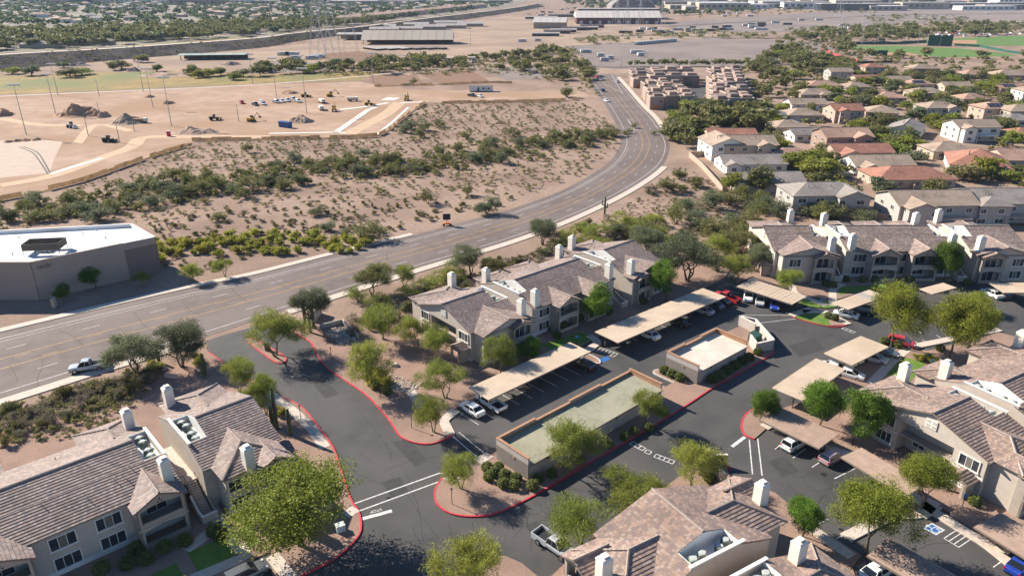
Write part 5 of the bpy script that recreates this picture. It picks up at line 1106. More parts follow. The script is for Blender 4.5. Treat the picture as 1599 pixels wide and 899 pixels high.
for h in (((1282,292),3,19,11,2,'grey','grey','two-storey grey house with striped right roof above the upper right apartments',True,(6.0,8.5,2.5,2,False),True),
    ((1448,306),2,20,12,2,'tan','grey','two-storey tan-roofed house with teal windows behind the upper right apartments',False,(-6,7.5,3,2,False),True), ((1562,303),0,22,12,2,'grey','grey','two-storey grey house with white patio cover at the right edge',False,(-6,8,2.5,2,True),True),
    ((1416,268),1,23,13,1,'red','tan','long single-storey house with brick red roof'), ((1370,249),2,19,12,1,'tan','white','single-storey house with striped tan roof behind the brick red roof',False,(-6,6,3,1,False)), ((1340,230),3,20,11,1,'red','pink','single-storey house with red roof left of the striped tan roof',False,(-6,7,3,1,False)),
    ((1527,247),-25,17,20,1,'red','white','house with large red hip roof beside the pale block wall'), ((1592,240),0,16,13,1,'pink','pink','pink house at the right edge beside the red hip roof',False), ((1316,206),4,17,12,2,'pink','brown','two-storey brown house with reddish roof on the side street',False,(4.5,7,2,2,False)),
    ((1416,196),-35,12,17,1,'grey','white','white single-storey house with plain grey gable roof',False,None,False,False,'y'), ((1518,192),2,16,11,2,'tan','white','two-storey white house with patio columns',False,(-5.5,5,3,2,False),True), ((1550,164),3,14,11,2,'pink','pink','two-storey pink house with solar panels',True,(3,5,2,2,False),False,True),
    ((1376,170),-20,13,13,1,'tan','tan','tan hip-roofed house beside the side street'), ((1318,167),5,13,11,2,'red','pink','two-storey pink house with red gable left of the side street',False,(-3,5,2,2,False)), ((1464,163),4,15,11,2,'tan','grey','two-storey tan house behind the round green tree',True,(4,6,2,2,False)),
    ((1445,141),2,17,11,1,'tan','tan','low tan house in the middle of the far cul-de-sac'), ((1432,128),5,15,11,1,'pink','tan','house with a wide dark solar array',True,None,False,True), ((1490,131),0,15,10,1,'tan','tan','tan gable house right of the solar array house',False), ((1284,130),0,19,12,1,'pink','tan','pinkish roofed house behind the left far row'),
    ((1272,143),3,19,12,1,'tan','tan','tan hip house in the left far row',True,(3,6,2,1,True)), ((1258,158),2,17,11,1,'tan','white','tan house with white columns in the left row',False), ((1252,174),0,15,12,1,'tan','tan','tan hip house with cream garage',True,None,False,False,'x',True), ((1200,176),-20,15,14,1,'grey','white','grey hip-roofed house beside the thicket'),
    ((1310,109),3,14,10,2,'tan','grey','two-storey pale house at the back by the red fence line',False), ((1362,102),2,13,10,2,'red','tan','two-storey house with red roof at the back'), ((1440,104),0,17,12,2,'tan','brown','wide two-storey brown house at the back by the ball field'), ((1578,114),0,24,14,1,'tan','tan','long tan roof at the far right back'), ((1572,134),2,13,10,1,'pink','pink','small pink house with solar panels at the far right',False,None,False,True), ((1608,138),0,12,10,2,'tan','white','pale house cut by the right edge at the back'),
    ((1596,204),4,12,10,1,'red','tan','small red-roofed house at the right edge'), ((1128,217),6,12,14,2,'tan','white','two-storey cream house nearest the main road bend',False,None,False,False,'y'), ((1165,218),3,18,12,2,'tan','tan','two-storey tan house next to the cream house by the bend',False,(5,6,2,2,False)), ((1172,247),2,20,11,1,'grey','white','white single-storey house with grey roof below the tan pair',False,(-8,5,2,1,False)), ((1195,275),2,20,11,1,'grey','grey','grey roof half hidden by the dark round tree',False), ((1140,205),0,18,10,1,'red','tan','red roof peeking behind the cream house',False), ((1258,204),8,13,9,1,'grey','white','small grey-roofed house beside the side street',False),
    ((1336,132),4,14,11,1,'tan','tan','tan house at the bend of the far street'), ((1388,148),-10,14,11,1,'pink','tan','pink hip house left of the low tan house'), ((1402,122),0,13,10,1,'tan','white','tan house left of the solar array house',False), ((1516,150),3,14,11,1,'pink','tan','pink hip house left of the pink solar house'), ((1592,168),0,14,11,2,'tan','tan','two-storey tan house at the right edge by the solar house'), ((1230,192),5,14,11,1,'tan','tan','tan house below the grey hip roof'), ((1520,113),0,16,11,1,'pink','tan','pink roof at the back left of the long tan roof'), ((1350,120),3,14,10,1,'red','tan','red roof at the top of the far street',False), ((1480,228),0,15,11,1,'tan','tan','tan hip roof behind the large red hip roof'), ((1232,236),2,14,10,1,'pink','pink','pink roof behind the wide corner tree'), ((1585,182),3,13,10,1,'grey','white','grey-roofed house right of the white two-storey house')): house(*h)
# ---------------------------------------------------------------- flat-roofed townhouses by the far road
M_adobe = mat('adobe', (.33,.235,.19), .9, .06, .5); M_adobe2 = mat('adobe_dark', (.20,.15,.13), .9, .06, .5); M_sand = mat('sand_coping', (.52,.42,.33), .9, .05, .5); M_orange = mat('door_orange', (.5,.17,.04), .7, .1, 1); M_teal = mat('wall_teal', (.07,.12,.11), .8, .1, 1)
k = 0
for (pa, pb, pc, n, nc, tall) in (((1012,152),(1082,153),(1002,128),6,3,0), ((987,122),(1088,119),(984,113),3,4,0), ((1112,158),(1170,153),(1108,112),9,3,0)):
    A, Bq, Cq = [np.array(G(*q, 5.5)) for q in (pa, pb, pc)]
    for j in range(n):
        for i in range(nc):
            o = A+(Bq-A)*((i+.5)/nc)+(Cq-A)*(j/max(1, n-1)); W = np.hypot(*(Bq-A))/nc*.97; D = np.hypot(*(Cq-A))/max(1, n-1)*.7; h = rnd.choice((5.2,6.2,6.8))
            x, y = o; k += 1; e = empty('townhouse', (x, y, 0), R(2), 'flat-roofed adobe townhouse in the packed rows beside the far road', 'townhouse', 'adobe townhouses beside the far road')
            wm = rnd.choice((M_adobe, M_adobe, M_adobe2)); MB().box(-W/2, W/2, -D/2, D/2, 0, h).build('wall', wm, e)
            c = MB(); t = .3
            for q in ((-W/2,W/2,-D/2,-D/2+t),(-W/2,W/2,D/2-t,D/2),(-W/2,-W/2+t,-D/2+t,D/2-t),(W/2-t,W/2,-D/2+t,D/2-t)): c.box(q[0], q[1], q[2], q[3], h+.002, h+.32)
            c.build('parapet', M_sand, e); MB().box(-W/2*.3, W/2*.8, -D/2*.4, D/2*.6, h, h+rnd.uniform(.8,1.9)).build('roof_room', rnd.choice((M_adobe, M_adobe2)), e)
            MB().box(-W*.3, W*.1, -D/2-.05, -D/2, .1, 2.3).build('door', rnd.choice((M_orange, M_teal, M_adobe2)), e); window(e, W*.25, -D/2, 4.0, -90, w=1.6, h=1.1, n=2, trim=False)
# ---------------------------------------------------------------- showground halls far behind
M_metal = mat('barn_roof_tan', (.46,.385,.30), .6, .05, .05); M_metal2 = mat('barn_roof_grey', (.36,.32,.29), .6, .06, .05); M_wine = mat('hall_wine', (.13,.05,.05), .8, .1, .05); M_shed = mat('shed_dark', (.09,.065,.06), .8, .1, .1); M_tanw = mat('barn_wall_tan', (.36,.26,.19), .8, .05, .1); M_pale = mat('hall_pale', (.5,.45,.40), .7, .05, .05)
def hall(px, ang, W, D, h, rise, wm, rm, label, open_=False, cat='hall', name='hall', doors=0, over=1.0):
    x, y = G(*px); e = empty(name, (x, y, 0), R(ang), label, cat)
    if open_:
        pm = MB().box(-.25, .25, -.25, .25, 0, h).mesh('post', M_shed)
        for i in range(9):
            for yy in (0, D): obj('post', pm, e, (-W/2+1+(W-2)*i/8, yy, 0))
        MB().box(-W/2, W/2, D-.4, D-.1, 0, h).build('wall', wm, e)
    else: MB().box(-W/2, W/2, 0, D, 0, h).build('wall', wm, e)
    b = MB(); o = over; z = h
    b.add([(-W/2-o,-o,z),(W/2+o,-o,z),(W/2+o,D/2,z+rise),(-W/2-o,D/2,z+rise),(W/2+o,D+o,z),(-W/2-o,D+o,z)], [(0,1,2,3),(3,2,4,5),(0,3,5),(1,4,2)])
    b.build('roof', rm, e)
    n = int(W/8)
    rb = MB().add([(-.15,-o,z+.05),(.15,-o,z+.05),(.15,D/2,z+rise+.3),(-.15,D/2,z+rise+.3)], [(0,1,2,3)]).mesh('roof_seam', M_metal2)
    for i in range(1, n): obj('roof_seam', rb, e, (-W/2+W*i/n, 0, .06))
    for i in range(doors): xx = -W/2+W*(i+.5)/doors; MB().box(xx-2.4, xx+2.4, -.12, 0, .1, 4.6).build('roller_door', M_pale, e)
    return e
hall((636,70), 2, 92, 34, 4.6, 8.5, M_wine, M_metal, 'long open arena shed with tan ridged roof on the showground', True, 'arena shed', 'arena_shed')
hall((560,63), 3, 46, 22, 6, 1.5, M_tanw, M_metal2, 'smaller open shed with pale roof left of the long arena shed', True, 'shed', 'open_shed')
hall((332,94), 6, 52, 12, 4, .8, M_shed, mat('shed_green_roof', (.30,.36,.31), .6, .05, .1), 'low pale green shed roof beside the levee', True, 'shed', 'open_shed')
for i, (px_, py_, w) in enumerate(((600,51,36),(635,50,40),(672,47,40),(705,45,40),(735,42,36),(600,46,30),(650,43,34),(700,40,40))): hall((px_, py_), 4, w, 16, 4, 2.5, M_tanw, M_metal2, 'stable barn in the %s of the rows behind the arena shed' % ('front left end','front row second from left','front row middle','front row fourth','front right end','back left','back middle','back right')[i], False, 'barn', 'stable_barn')
hw = hall((966,38), -1, 128, 60, 9, 9, M_wine, M_pale, 'large wine red exhibition hall with pale roof at the top', False, 'hall', 'hall', 9)
MB().box(-60, 66, 34, 70, 0, 20).build('upper_storey', M_wine, hw); MB().box(-61, 67, 33, 71, 20, 20.6).build('upper_roof', M_metal2, hw)
for i in range(10): MB().box(-54+i*12, -46+i*12, 33.8, 34, 16.5, 18.5).build('clerestory', M_pale, hw)
x, y = G(988,30); e = empty('domed_arena', (x, y, 0), 0, 'grey domed arena roof rising behind the wine red hall', 'arena'); b = MB(); n = 14
for i in range(n+1):
    t = math.pi*i/n; b.v += [(-37*math.cos(t), 0, 17+17*math.sin(t)), (-37*math.cos(t), 70, 17+17*math.sin(t))]
for i in range(n): b.f.append([2*i, 2*i+2, 2*i+3, 2*i+1]); b.m.append(0)
b.f.append([2*i for i in range(n+1)]); b.m.append(0); b.build('roof', mat('dome_grey', (.20,.18,.17), .8, .05, .05), e); MB().box(-37, 37, 0, 70, 0, 17).build('wall', M_tanw, e)
r_ = MB()
for i in range(n): t0, t1 = math.pi*i/n, math.pi*(i+1)/n; r_.tube((-37.5*math.cos(t0),-.5,17+17.6*math.sin(t0)), (-37.5*math.cos(t1),-.5,17+17.6*math.sin(t1)), .9, n=4)
r_.build('rim', M_pale, e)
hall((858,45), -8, 44, 30, 8, 6, M_tanw, M_pale, 'tan tent-roofed barn left of the wine red hall', False, 'barn', 'barn')
for i, q in enumerate(((852,57),(870,53),(880,51),(898,48),(915,47),(925,44),(845,30),(880,27))): hall(q, 0, 32 if i < 6 else 55, 8, 3.2, 1.4, M_shed, M_shed if i % 2 else M_metal2, 'low dark stable shed, ' + ('nearest of the dark row','second of the dark row','third of the dark row','fourth of the dark row','fifth of the dark row','farthest of the dark row','long one behind the tan barn','long one beside the wine hall')[i], False, 'shed', 'stable_shed')
for i in range(6): hall((594+i*20, 79-i*.3), 40, 8, 26, 1.6, .4, M_shed, M_metal2 if i < 3 else M_lot, 'narrow cattle pen strip in front of the arena shed, number %s from the left' % ('one','two','three','four','five','six')[i], True, 'pen', 'cattle_pen')
# ---------------------------------------------------------------- levee bank
top = crom([G(a, b, 6.0) for a, b in ((-420,118),(0,86),(175,76),(400,60),(462,52),(575,41),(675,28),(800,13),(840,6))], 5); base = crom([G(a, b) for a, b in ((-430,150),(0,111),(175,95),(400,76),(470,64),(580,50),(690,36),(800,20),(850,11))], 5)
b = MB(); m_ = len(top)
for i in range(m_): t, q = np.array(top[i]), np.array(base[i]); b.v += [(q[0], q[1], 0), ((t[0]*.55+q[0]*.45), (t[1]*.55+q[1]*.45), 3.3+rnd.uniform(-.4,.4)), (t[0], t[1], 6), (t[0]*1.012, t[1]*1.012, 6), (t[0]*1.04, t[1]*1.04, 0)]
for i in range(m_-1):
    for k in range(4): b.f.append([5*i+k, 5*i+5+k, 5*i+6+k, 5*i+1+k]); b.m.append(1 if k == 2 else 0)
o = b.build('levee', [M_riprap, M_conc]); o['kind'] = 'structure'
# path beside the field and site walkways
for p, w in (([(-250,163),(0,151),(180,143),(400,133),(560,120),(612,115),(640,117)], 3.0),): L = crom(GP(p), 6); mb = MB(); ribbon(mb, L, w, .1); mb.build('path', M_conc)['kind'] = 'structure'
for p, w in (([(420,209),(480,208),(525,207),(540,208)], 2.2), ([(525,207),(575,172),(587,168)], 3.0), ([(530,172),(580,166),(606,161)], 3.2), ([(585,213),(612,192),(638,168)], 1.4), ([(625,161),(660,160)], 3), ([(605,157),(615,153)], 8)): L = GP(p); mb = MB(); ribbon(mb, L, w, .12); mb.build('concrete_walk', mat('fresh_concrete', (.62,.57,.5), .8, .05, .5) if 'fresh_concrete' not in MATS else MATS['fresh_concrete'])['kind'] = 'structure'
M_trk = mat('wheel_track', (.46,.32,.21), .95, .1, .3)
for p, w in (([(0,290),(80,275),(150,250),(205,230),(225,215),(300,214),(420,214)], 6), ([(540,212),(600,180),(625,160)], 7), ([(120,225),(150,195),(205,205)], 4), ([(0,185),(60,195),(130,196)], 5), ([(30,230),(50,238),(62,252),(75,272)], .5), ([(36,229),(58,238),(70,255),(78,270)], .5)): L = resample(crom(GP(p), 6), 4); mb = MB(); ribbon(mb, L, w, .06); mb.build('wheel_track', M_trk if w > 1 else M_tar)['kind'] = 'structure'
L = resample(crom(GP([(80,272),(110,262),(135,255),(160,247)]), 5), 3); mb = MB(); ribbon(mb, L, 2.2, .1); mb.build('concrete_walk', MATS['fresh_concrete'])['kind'] = 'structure'
# ---------------------------------------------------------------- construction site
def mound(px, w, h, label, m=None, z=0, elong=1.0):
    g = np.random.default_rng(int(px[0]*7+px[1])); nx, ny = 22, 16; V = []; F = []
    for j in range(ny):
        for i in range(nx):
            u, v = i/(nx-1)*2-1, j/(ny-1)*2-1; r = math.hypot(u, v); hh = (max(0, 1-r*r)**1.3)*(.75+.35*math.sin(4.1*u*elong+px[0])*math.cos(3.3*v+px[1]))+(g.uniform(-.09,.09) if r < .85 else 0); V.append((u*w/2*elong, v*w/2, max(-.05, hh*h*.8)))
    for j in range(ny-1):
        for i in range(nx-1): a = j*nx+i; F.append([a, a+1, a+nx+1, a+nx])
    b = MB(); b.add(V, F); x, y = G(*px); o = b.build('dirt_mound', m or M_mound, None); o.location = (x, y, .01); tag(o, label, 'dirt mound', 'dirt mounds on the building site')
M_mound = mat('mound_brown', (.36,.21,.13), .95, .2, .6, fine=(2,.2)); M_mound2 = mat('mound_grey', (.34,.235,.17), .95, .2, .6, fine=(2,.2))
for p, w, h, l, m, el in (((125,180),16,7,'largest orange-brown dirt mound on the site',None,1.6), ((162,182),9,5,'narrow dirt ridge beside the largest mound',M_mound2,.6), ((200,192),14,5,'grey dirt mound next to the dump truck',M_mound2,1.2), ((305,207),12,3,'low grey mound beside the red portable toilet',M_mound2,1.8), ((470,190),12,4,'dark mound behind the blue dumpster',M_mound2,1.1), ((452,146),10,2.5,'small mound near the parked excavators',None,1.2), ((262,162),8,2.5,'small brown mound right of the light pole',None,1), ((233,152),7,2,'small brown mound near the concrete path',None,1), ((2,180),12,5,'brown mound at the left edge',None,1), ((14,222),4,1.3,'leftmost orange soil pile in the row of four',None,1), ((28,221),4,1.3,'second orange soil pile in the row of four',None,1), ((41,220),4,1.3,'third orange soil pile in the row of four',None,1), ((57,219),4,1.3,'rightmost orange soil pile in the row of four',None,1), ((208,112),12,4,'grey mound beyond the olive field',M_mound2,1), ((300,110),16,4,'brown mound beside the green shed',None,1.4), ((360,102),14,4,'grey mound right of the green shed',M_mound2,1.3), ((262,118),20,3,'long dark spoil bank beyond the field',M_mound2,2), ((115,103),16,4,'white gravel heap at the levee foot',M_lot,1.8)): mound(p, w, h, l, m, 0, el)
M_cat = mat('machine_yellow', (.42,.24,.03), .6, .15, 1); M_mach = mat('machine_dark', (.05,.045,.04), .7, .1, 1)
def machine(px, ang, kind, label, col=None):
    x, y = G(*px); col = col or M_cat; e = empty({'ex':'excavator','ld':'wheel_loader','dt':'dump_truck'}[kind], (x, y, 0), R(ang), label, {'ex':'excavator','ld':'loader','dt':'truck'}[kind]); e.scale = (.82,)*3
    if kind == 'ex':
        for s in (-1.1, 1.1): MB().box(-2, 2, s-.35, s+.35, 0, .9).build('track', M_mach, e)
        MB().box(-2.2, 1.4, -1.3, 1.3, 1.0, 2.2).build('body', col, e); MB().box(.2, 1.6, .1, 1.2, 2.2, 3.3).build('cab', M_cglass, e)
        MB().tube((1.2,-.3,2), (4.2,-.3,4.6), .32, .26, 6).build('boom', col, e); MB().tube((4.2,-.3,4.6), (6,-.3,2.2), .24, .18, 6).build('arm', col, e); MB().box(5.6, 6.5, -.9, .3, 1.3, 2.2).build('bucket', M_mach, e)
    elif kind == 'ld':
        wm = MB().tube((0,-.35,0), (0,.35,0), .85, .85, 12).mesh('wheel', M_tyre)
        for wx in (-1.6, 1.6):
            for s in (-1.1, 1.1): obj('wheel', wm, e, (wx, s, .85))
        MB().box(-2.8, .4, -.9, .9, 1, 2.2).box(.4, 2.2, -.6, .6, .9, 1.6).build('body', col, e); MB().box(-.6, .8, -.7, .7, 2.2, 3.4).build('cab', M_cglass, e); MB().box(3, 3.9, -1.4, 1.4, .3, 1.4).tube((1.5,0,1.5), (3.2,0,1), .2, n=5).build('bucket', col, e)
    else:
        wm = MB().tube((0,-.25,0), (0,.25,0), .55, .55, 10).mesh('wheel', M_tyre)
        for wx in (-2.4, -1.1, 2.4):
            for s in (-1, 1): obj('wheel', wm, e, (wx, s, .55))
        MB().box(-3.4, 3.6, -.6, .6, .7, 1.0).build('chassis', M_mach, e); MB().box(1.9, 3.6, -1.2, 1.2, 1, 2.7).build('cab', WL['white'], e); MB().box(2.9, 3.65, -1.0, 1.0, 1.9, 2.5).build('windscreen', M_cglass, e)
        b = MB(); b.add([(-3.5,-1.2,1.0),(1.7,-1.2,1.0),(1.7,1.2,1.0),(-3.5,1.2,1.0),(-3.9,-1.35,2.5),(1.8,-1.35,2.5),(1.8,1.35,2.5),(-3.9,1.35,2.5)], [(0,3,2,1),(0,1,5,4),(1,2,6,5),(2,3,7,6),(3,0,4,7),(4,5,6,7)]); b.build('tipper_body', col, e)
for m in (((522,174),100,'ex','yellow excavator at the end of the new walkway'), ((477,152),0,'ld','yellow scraper-like loader at the back of the site'), ((515,151),30,'ex','excavator with raised arm at the back of the site'), ((576,165),20,'ld','yellow loader beside the new walkway'), ((635,157),90,'ex','yellow machine at the far end of the new walkway'), ((551,158),10,'dt','grey tipper truck near the middle of the site',M_pale), ((503,161),-60,'dt','white truck beside the yellow excavator',WL['white']), ((502,172),-70,'dt','white and blue truck left of the yellow excavator',WL['white']), ((220,192),5,'dt','dump truck next to the grey mound',M_mound), ((112,200),-30,'ld','small white skid loader near the largest mound',WL['white']), ((170,222),0,'ld','dark utility loader on the lower track',M_mach), ((393,190),60,'ex','small excavator near the trailers'), ((335,188),20,'ld','dark machine left of the small excavator',M_mach)): machine(*m)
for i, (p, c) in enumerate((((409,162),'white'),((411,164),'white'),((432,161),'silver'),((441,160),'white'),((449,159),'white'),((465,160),'white'),((378,162),'red'),((399,165),'dark blue'),((737,151),'black'),((750,152),'white'),((458,157),'silver'))): vehicle('pickup' if i % 3 else 'suv', c, p, -60+10*(i % 3), '%s vehicle parked on the building site, %s' % (c, ('left of a pair','right of a pair','left of the row of four','second in the row of four','third in the row of four','right of the row of four','by itself near the poles','next to the red one','at the white site office','right of the black one at the office','behind the row')[i]), 'vehicles parked on the building site', full=False)
def simple(name, px, boxes, label, cat, ang=0, group=None):
    x, y = G(*px); e = empty(name, (x, y, 0), R(ang), label, cat, group)
    for nm, bx, m in boxes: MB().box(*bx).build(nm, m, e)
    return e
M_bbin = mat('bin_blue', (.04,.09,.22), .6, .1, 1); M_rwc = mat('toilet_red', (.45,.03,.08), .5, .05, 1); M_rv = mat('trailer_white', (.62,.60,.57), .5, .08, .5)
simple('skip_bin', (446,199), [('body', (-3,3,-1.2,1.2,.2,2.4), M_bbin), ('rim', (-3.1,3.1,-1.3,1.3,2.4,2.6), M_bbin)], 'blue skip bin on the building site', 'skip', -30)
simple('portable_toilet', (264,213), [('body', (-.6,.6,-.6,.6,0,2.1), M_rwc), ('roof', (-.65,.65,-.65,.65,2.1,2.3), M_rv)], 'red portable toilet on the building site', 'toilet')
simple('site_office', (751,143), [('body', (-7,7,-1.8,1.8,.4,3.2), M_rv), ('roof', (-7.1,7.1,-1.9,1.9,3.2,3.4), M_lot), ('door', (-2,-1,-1.85,-1.8,.4,2.5), M_dark), ('window', (1,2.2,-1.86,-1.8,1.4,2.4), M_glass), ('window', (4,5.2,-1.86,-1.8,1.4,2.4), M_glass)], 'long white site office trailer beside the brown arena', 'site office', 2)
RVN = 0
def rv(px, L, label, ang=0, col=None, group=None):
    simple('trailer', px, [('body', (-L/2,L/2,-1.3,1.3,.6,3.1), col or M_rv), ('stripe', (-L/2+.2,L/2-.2,-1.33,-1.3,1.2,1.5), M_mach), ('window', (-L/4,L/4,-1.34,-1.3,2.0,2.5), M_glass), ('chassis', (-L/2-.8,L/2-.4,-1.0,1.0,.3,.6), M_mach)], label, 'trailer', ang, group)
for p, L, l, a in (((443,87),10,'white camper in the left pair on the showground road',0), ((457,87),12,'white camper in the right pair on the showground road',0), ((462,93),9,'white pickup camper below the pair',0), ((488,93),11,'striped camper left of the round tree',10), ((497,91),12,'long camper behind the striped one',10), ((416,105),8,'tilted white trailer by the wash',-20), ((467,104),7,'white trailer beside the wash, right one',20), ((816,66),9,'white camper near the dark sheds',0), ((840,65),7,'second white camper near the dark sheds',0), ((915,83),10,'blue-white trailer at the gravel lot corner',5), ((938,89),6,'small dark trailer behind the white ones',0), ((944,96),7,'left white box trailer on the gravel lot',0), ((953,93),6,'right white box trailer on the gravel lot',0), ((995,84),12,'long white camper in the middle of the gravel lot',0), ((1000,88),6,'small camper in front of the long one',20)): rv(p, L, l, a)
for i in range(13): rv((994+i*5.0, 70.5-i*.42), 5, 'white and red tank trailer in the long row on the gravel lot', 60, None, 'tank trailers in a row')
for i in range(60):
    q = rnd.choice(((1010,50,40,4),(1075,50,25,4),(1230,38,60,6),(1340,44,30,6),(1180,44,20,4),(1140,24,50,3),(1110,46,30,4),(870,20,30,6))); rv((q[0]+rnd.uniform(-1,1)*q[2], q[1]+rnd.uniform(-1,1)*q[3]), rnd.uniform(8,13), 'far parked trailer on the showground lots', rnd.uniform(-20,20), rnd.choice((M_rv, M_pale, M_shed)), 'far trailers on the showground lots')
CARF = MB(); loft(CARF, [(-2.3,.8,.3,.8,1.0),(-1.8,.9,.25,.9,1.4),(.6,.9,.25,.9,1.45),(1.2,.9,.25,.8,1.0),(2.3,.8,.3,.65,.8)]); CARM = [CARF.mesh('parked_car', [paintmat(c, COL[c])]) for c in ('white','silver','black','white','grey','red')]
for i in range(120):
    if i < 70: p = (rnd.uniform(1400,1596), rnd.uniform(50,56)+rnd.choice((0,3)))
    else: p = (rnd.uniform(800,915), rnd.uniform(10,24))
    x, y = G(*p); tag(obj('parked_car', CARM[rnd.randrange(6)], None, (x, y, .1), rnd.choice((0, 1.57))+rnd.uniform(-.1,.1)), 'far parked car in the packed lot ' + ('beyond the ball field' if i < 70 else 'left of the wine red hall'), 'car', 'cars parked ' + ('beyond the ball field' if i < 70 else 'left of the hall'))
# site fence of tan mesh panels
M_fence = leafmat('fence_mesh_tan', (.52,.40,.26), .2, .5, 0, .5)
def fence(px, h, label, m, step=4.0, cat='fence'):
    L = resample(GP(px), step); ox, oy = L[0]; e = empty('fence', (ox, oy, 0), 0, label, cat)
    for i in range(len(L)-1):
        a, c = (L[i][0]-ox, L[i][1]-oy), (L[i+1][0]-ox, L[i+1][1]-oy); b = MB(); wallrun(b, [a, (c[0]*.985+a[0]*.015, c[1]*.985+a[1]*.015)], .06, .1, h*(rnd.uniform(.9,1.0) if m is not M_fence else rnd.choice((.3,.75,.9,.95,1.0))));  b.build('panel', m, e)
        if i % 2 == 0 and m is not M_fence: MB().tube((a[0],a[1],0), (a[0],a[1],h+.15), .06, n=4).build('post', M_dark, e)
fence([(-60,325),(0,314),(60,302),(130,284)], 1.7, 'tan mesh site fence at the left edge', M_fence); fence([(130,284),(170,270),(200,259),(245,243),(290,230)], 1.7, 'tan mesh site fence above the wash bushes', M_fence); fence([(300,221),(400,219),(480,218),(560,216),(590,214)], 1.8, 'tan mesh site fence along the lower walkway', M_fence); fence([(592,213),(610,203),(630,186),(648,172),(664,162)], 1.8, 'diagonal tan mesh site fence beside the new walkway', M_fence); fence([(690,162),(760,161),(830,160),(905,157)], 1.7, 'tan mesh site fence along the haul road', M_fence); fence([(585,136),(660,134),(766,130),(800,131)], 1.6, 'tan mesh fence in front of the brown arenas', M_fence)
M_gfence = mat('green_screen', (.02,.085,.06), .8, .1, .5); fence([(1310,70),(1400,70),(1446,67)], 3.0, 'dark green outfield fence', M_gfence, 12); fence([(1448,72),(1486,73)], 11.0, 'tall green batter-eye screen on the ball field', M_gfence, 12); fence([(1490,72),(1530,74),(1570,82),(1599,86)], 2.5, 'teal fence on the right of the ball field', M_gfence, 12); fence([(1282,76),(1300,86),(1340,97)], 1.6, 'red and white low fence beside the park path', M_red, 8)
simple('dugout', (1371,87), [('wall', (-7,7,-2,2,0,4), M_gfence), ('roof', (-7.4,7.4,-2.4,2.4,4,4.4), M_gfence)], 'green dugout shed beside the ball field', 'dugout')
# floodlight poles
M_galv = mat('galvanised', (.32,.32,.33), .5, .08, 1, metal=.4)
def flood(px, h, label, cat='floodlight', lampm=None):
    x, y = G(*px); e = empty('floodlight_pole', (x, y, 0), 0, label, cat); MB().tube((0,0,0), (0,0,h), .2, .1, 7).build('pole', M_galv, e)
    if lampm is not False:
        MB().box(-2.6, 2.6, -.12, .12, h-.2, h).build('crossbar', M_galv, e)
        for i in range(6): MB().box(-2.5+i*.9, -1.9+i*.9, -.4, .3, h, h+.6).build('lamp', M_rv, e)
for q in ((41.4,211,20.5,'floodlight pole with concrete footing, nearest the left edge'),(86.7,177,18.3,'second floodlight pole from the left edge'),(90.7,149,17,'floodlight pole beside the path, behind the second'),(224,143,17,'floodlight pole beside the path right of the largest mound'),(239,168,19,'floodlight pole in the middle of the site'),(268,197,21,'floodlight pole right of the grey mound'),(432,153,21,'floodlight pole near the parked vehicles'),(479,177,21,'tall thin floodlight pole left of the excavator'),(395,132,18,'floodlight pole at the path corner'),(583,130,18,'floodlight pole beside the brown arena'),(1370,70,26,'dark floodlight pole behind the outfield'),(1343,82,26,'floodlight pole left of the ball field'),(1312,72,26,'thin floodlight pole at the ball field corner'),(1430,85,30,'thin floodlight pole over the outfield'),(1530,76,32,'big floodlight pole with white lamp bank'),(1580,82,26,'floodlight pole right of the ball field')): flood(q[:2], q[2], q[3])
for q_i, q in enumerate(((157,186,8),(138,212,9),(187,223,9),(210,205,5),(373,190,8),(155,150,9),(735,72,16),(892,48,16),(890,60,14),(1113,42,16),(1340,62,10),(970,107,12),(1518,30,14),(1090,60,12))): flood(q[:2], q[2], 'plain utility pole ' + ('behind the largest mound','left of the lower track','beside the dark utility loader','next to the dump truck','near the small excavator','beside the path behind the mounds','in front of the long arena shed','beside the tan barn','near the dark sheds','beyond the hall to the right','behind the ball field','at the junction with the far road','on the far gravel lot','at the back of the middle gravel lot')[q_i], 'utility pole', False)
# transmission towers
M_lat = mat('lattice_steel', (.36,.36,.37), .6, .05, 1)
def tower(px, h, label):
    x, y = G(*px); e = empty('transmission_tower', (x, y, 0), R(20), label, 'transmission tower', 'lattice transmission towers'); b = MB(); w = h*.11; lv = [0,.18,.34,.48,.6,.7,.78,.85,.92,1]
    W = lambda t: w*max(.12, 1-t*1.15)
    for i in range(len(lv)-1):
        z0, z1 = lv[i]*h, lv[i+1]*h; a, c = W(lv[i]), W(lv[i+1])
        for s, t in ((1,1),(1,-1),(-1,-1),(-1,1)):
            b.tube((s*a,t*a,z0), (s*c,t*c,z1), .16, .14, 4, cap=False); s2, t2 = -t, s; b.tube((s*a,t*a,z0), (s2*c,t2*c,z1), .09, .09, 3, cap=False)
    b.build('frame', M_lat, e)
    for z in (.68, .8, .92): MB().tube((-h*.16,0,h*z), (h*.16,0,h*z), .2, .2, 4).tube((-h*.16,0,h*z), (0,0,h*z+1.6), .1, n=3).tube((h*.16,0,h*z), (0,0,h*z+1.6), .1, n=3).build('crossarm', M_lat, e)
for i, (q, h) in enumerate((((497,88),62),((509,85),62),((520,84),60),((548,82),58),((962,50),48),((978,52),46),((998,50),46),((1032,50),44),((1268,28),50),((1310,26),50))): tower(q, h, 'lattice transmission tower, ' + ('leftmost of the four on the showground','second of the four on the showground','third of the four on the showground','rightmost of the four on the showground','leftmost in front of the wine red hall','second in front of the wine red hall','third in front of the wine red hall','rightmost in front of the wine red hall','left of the pair above the gravel lots','right of the pair above the gravel lots')[i])
M_stain = mat('oil_stain', (.02,.019,.019), .6, .2, 3); M_patch2 = mat('asphalt_patch', (.052,.049,.048), .9, .12, .8)
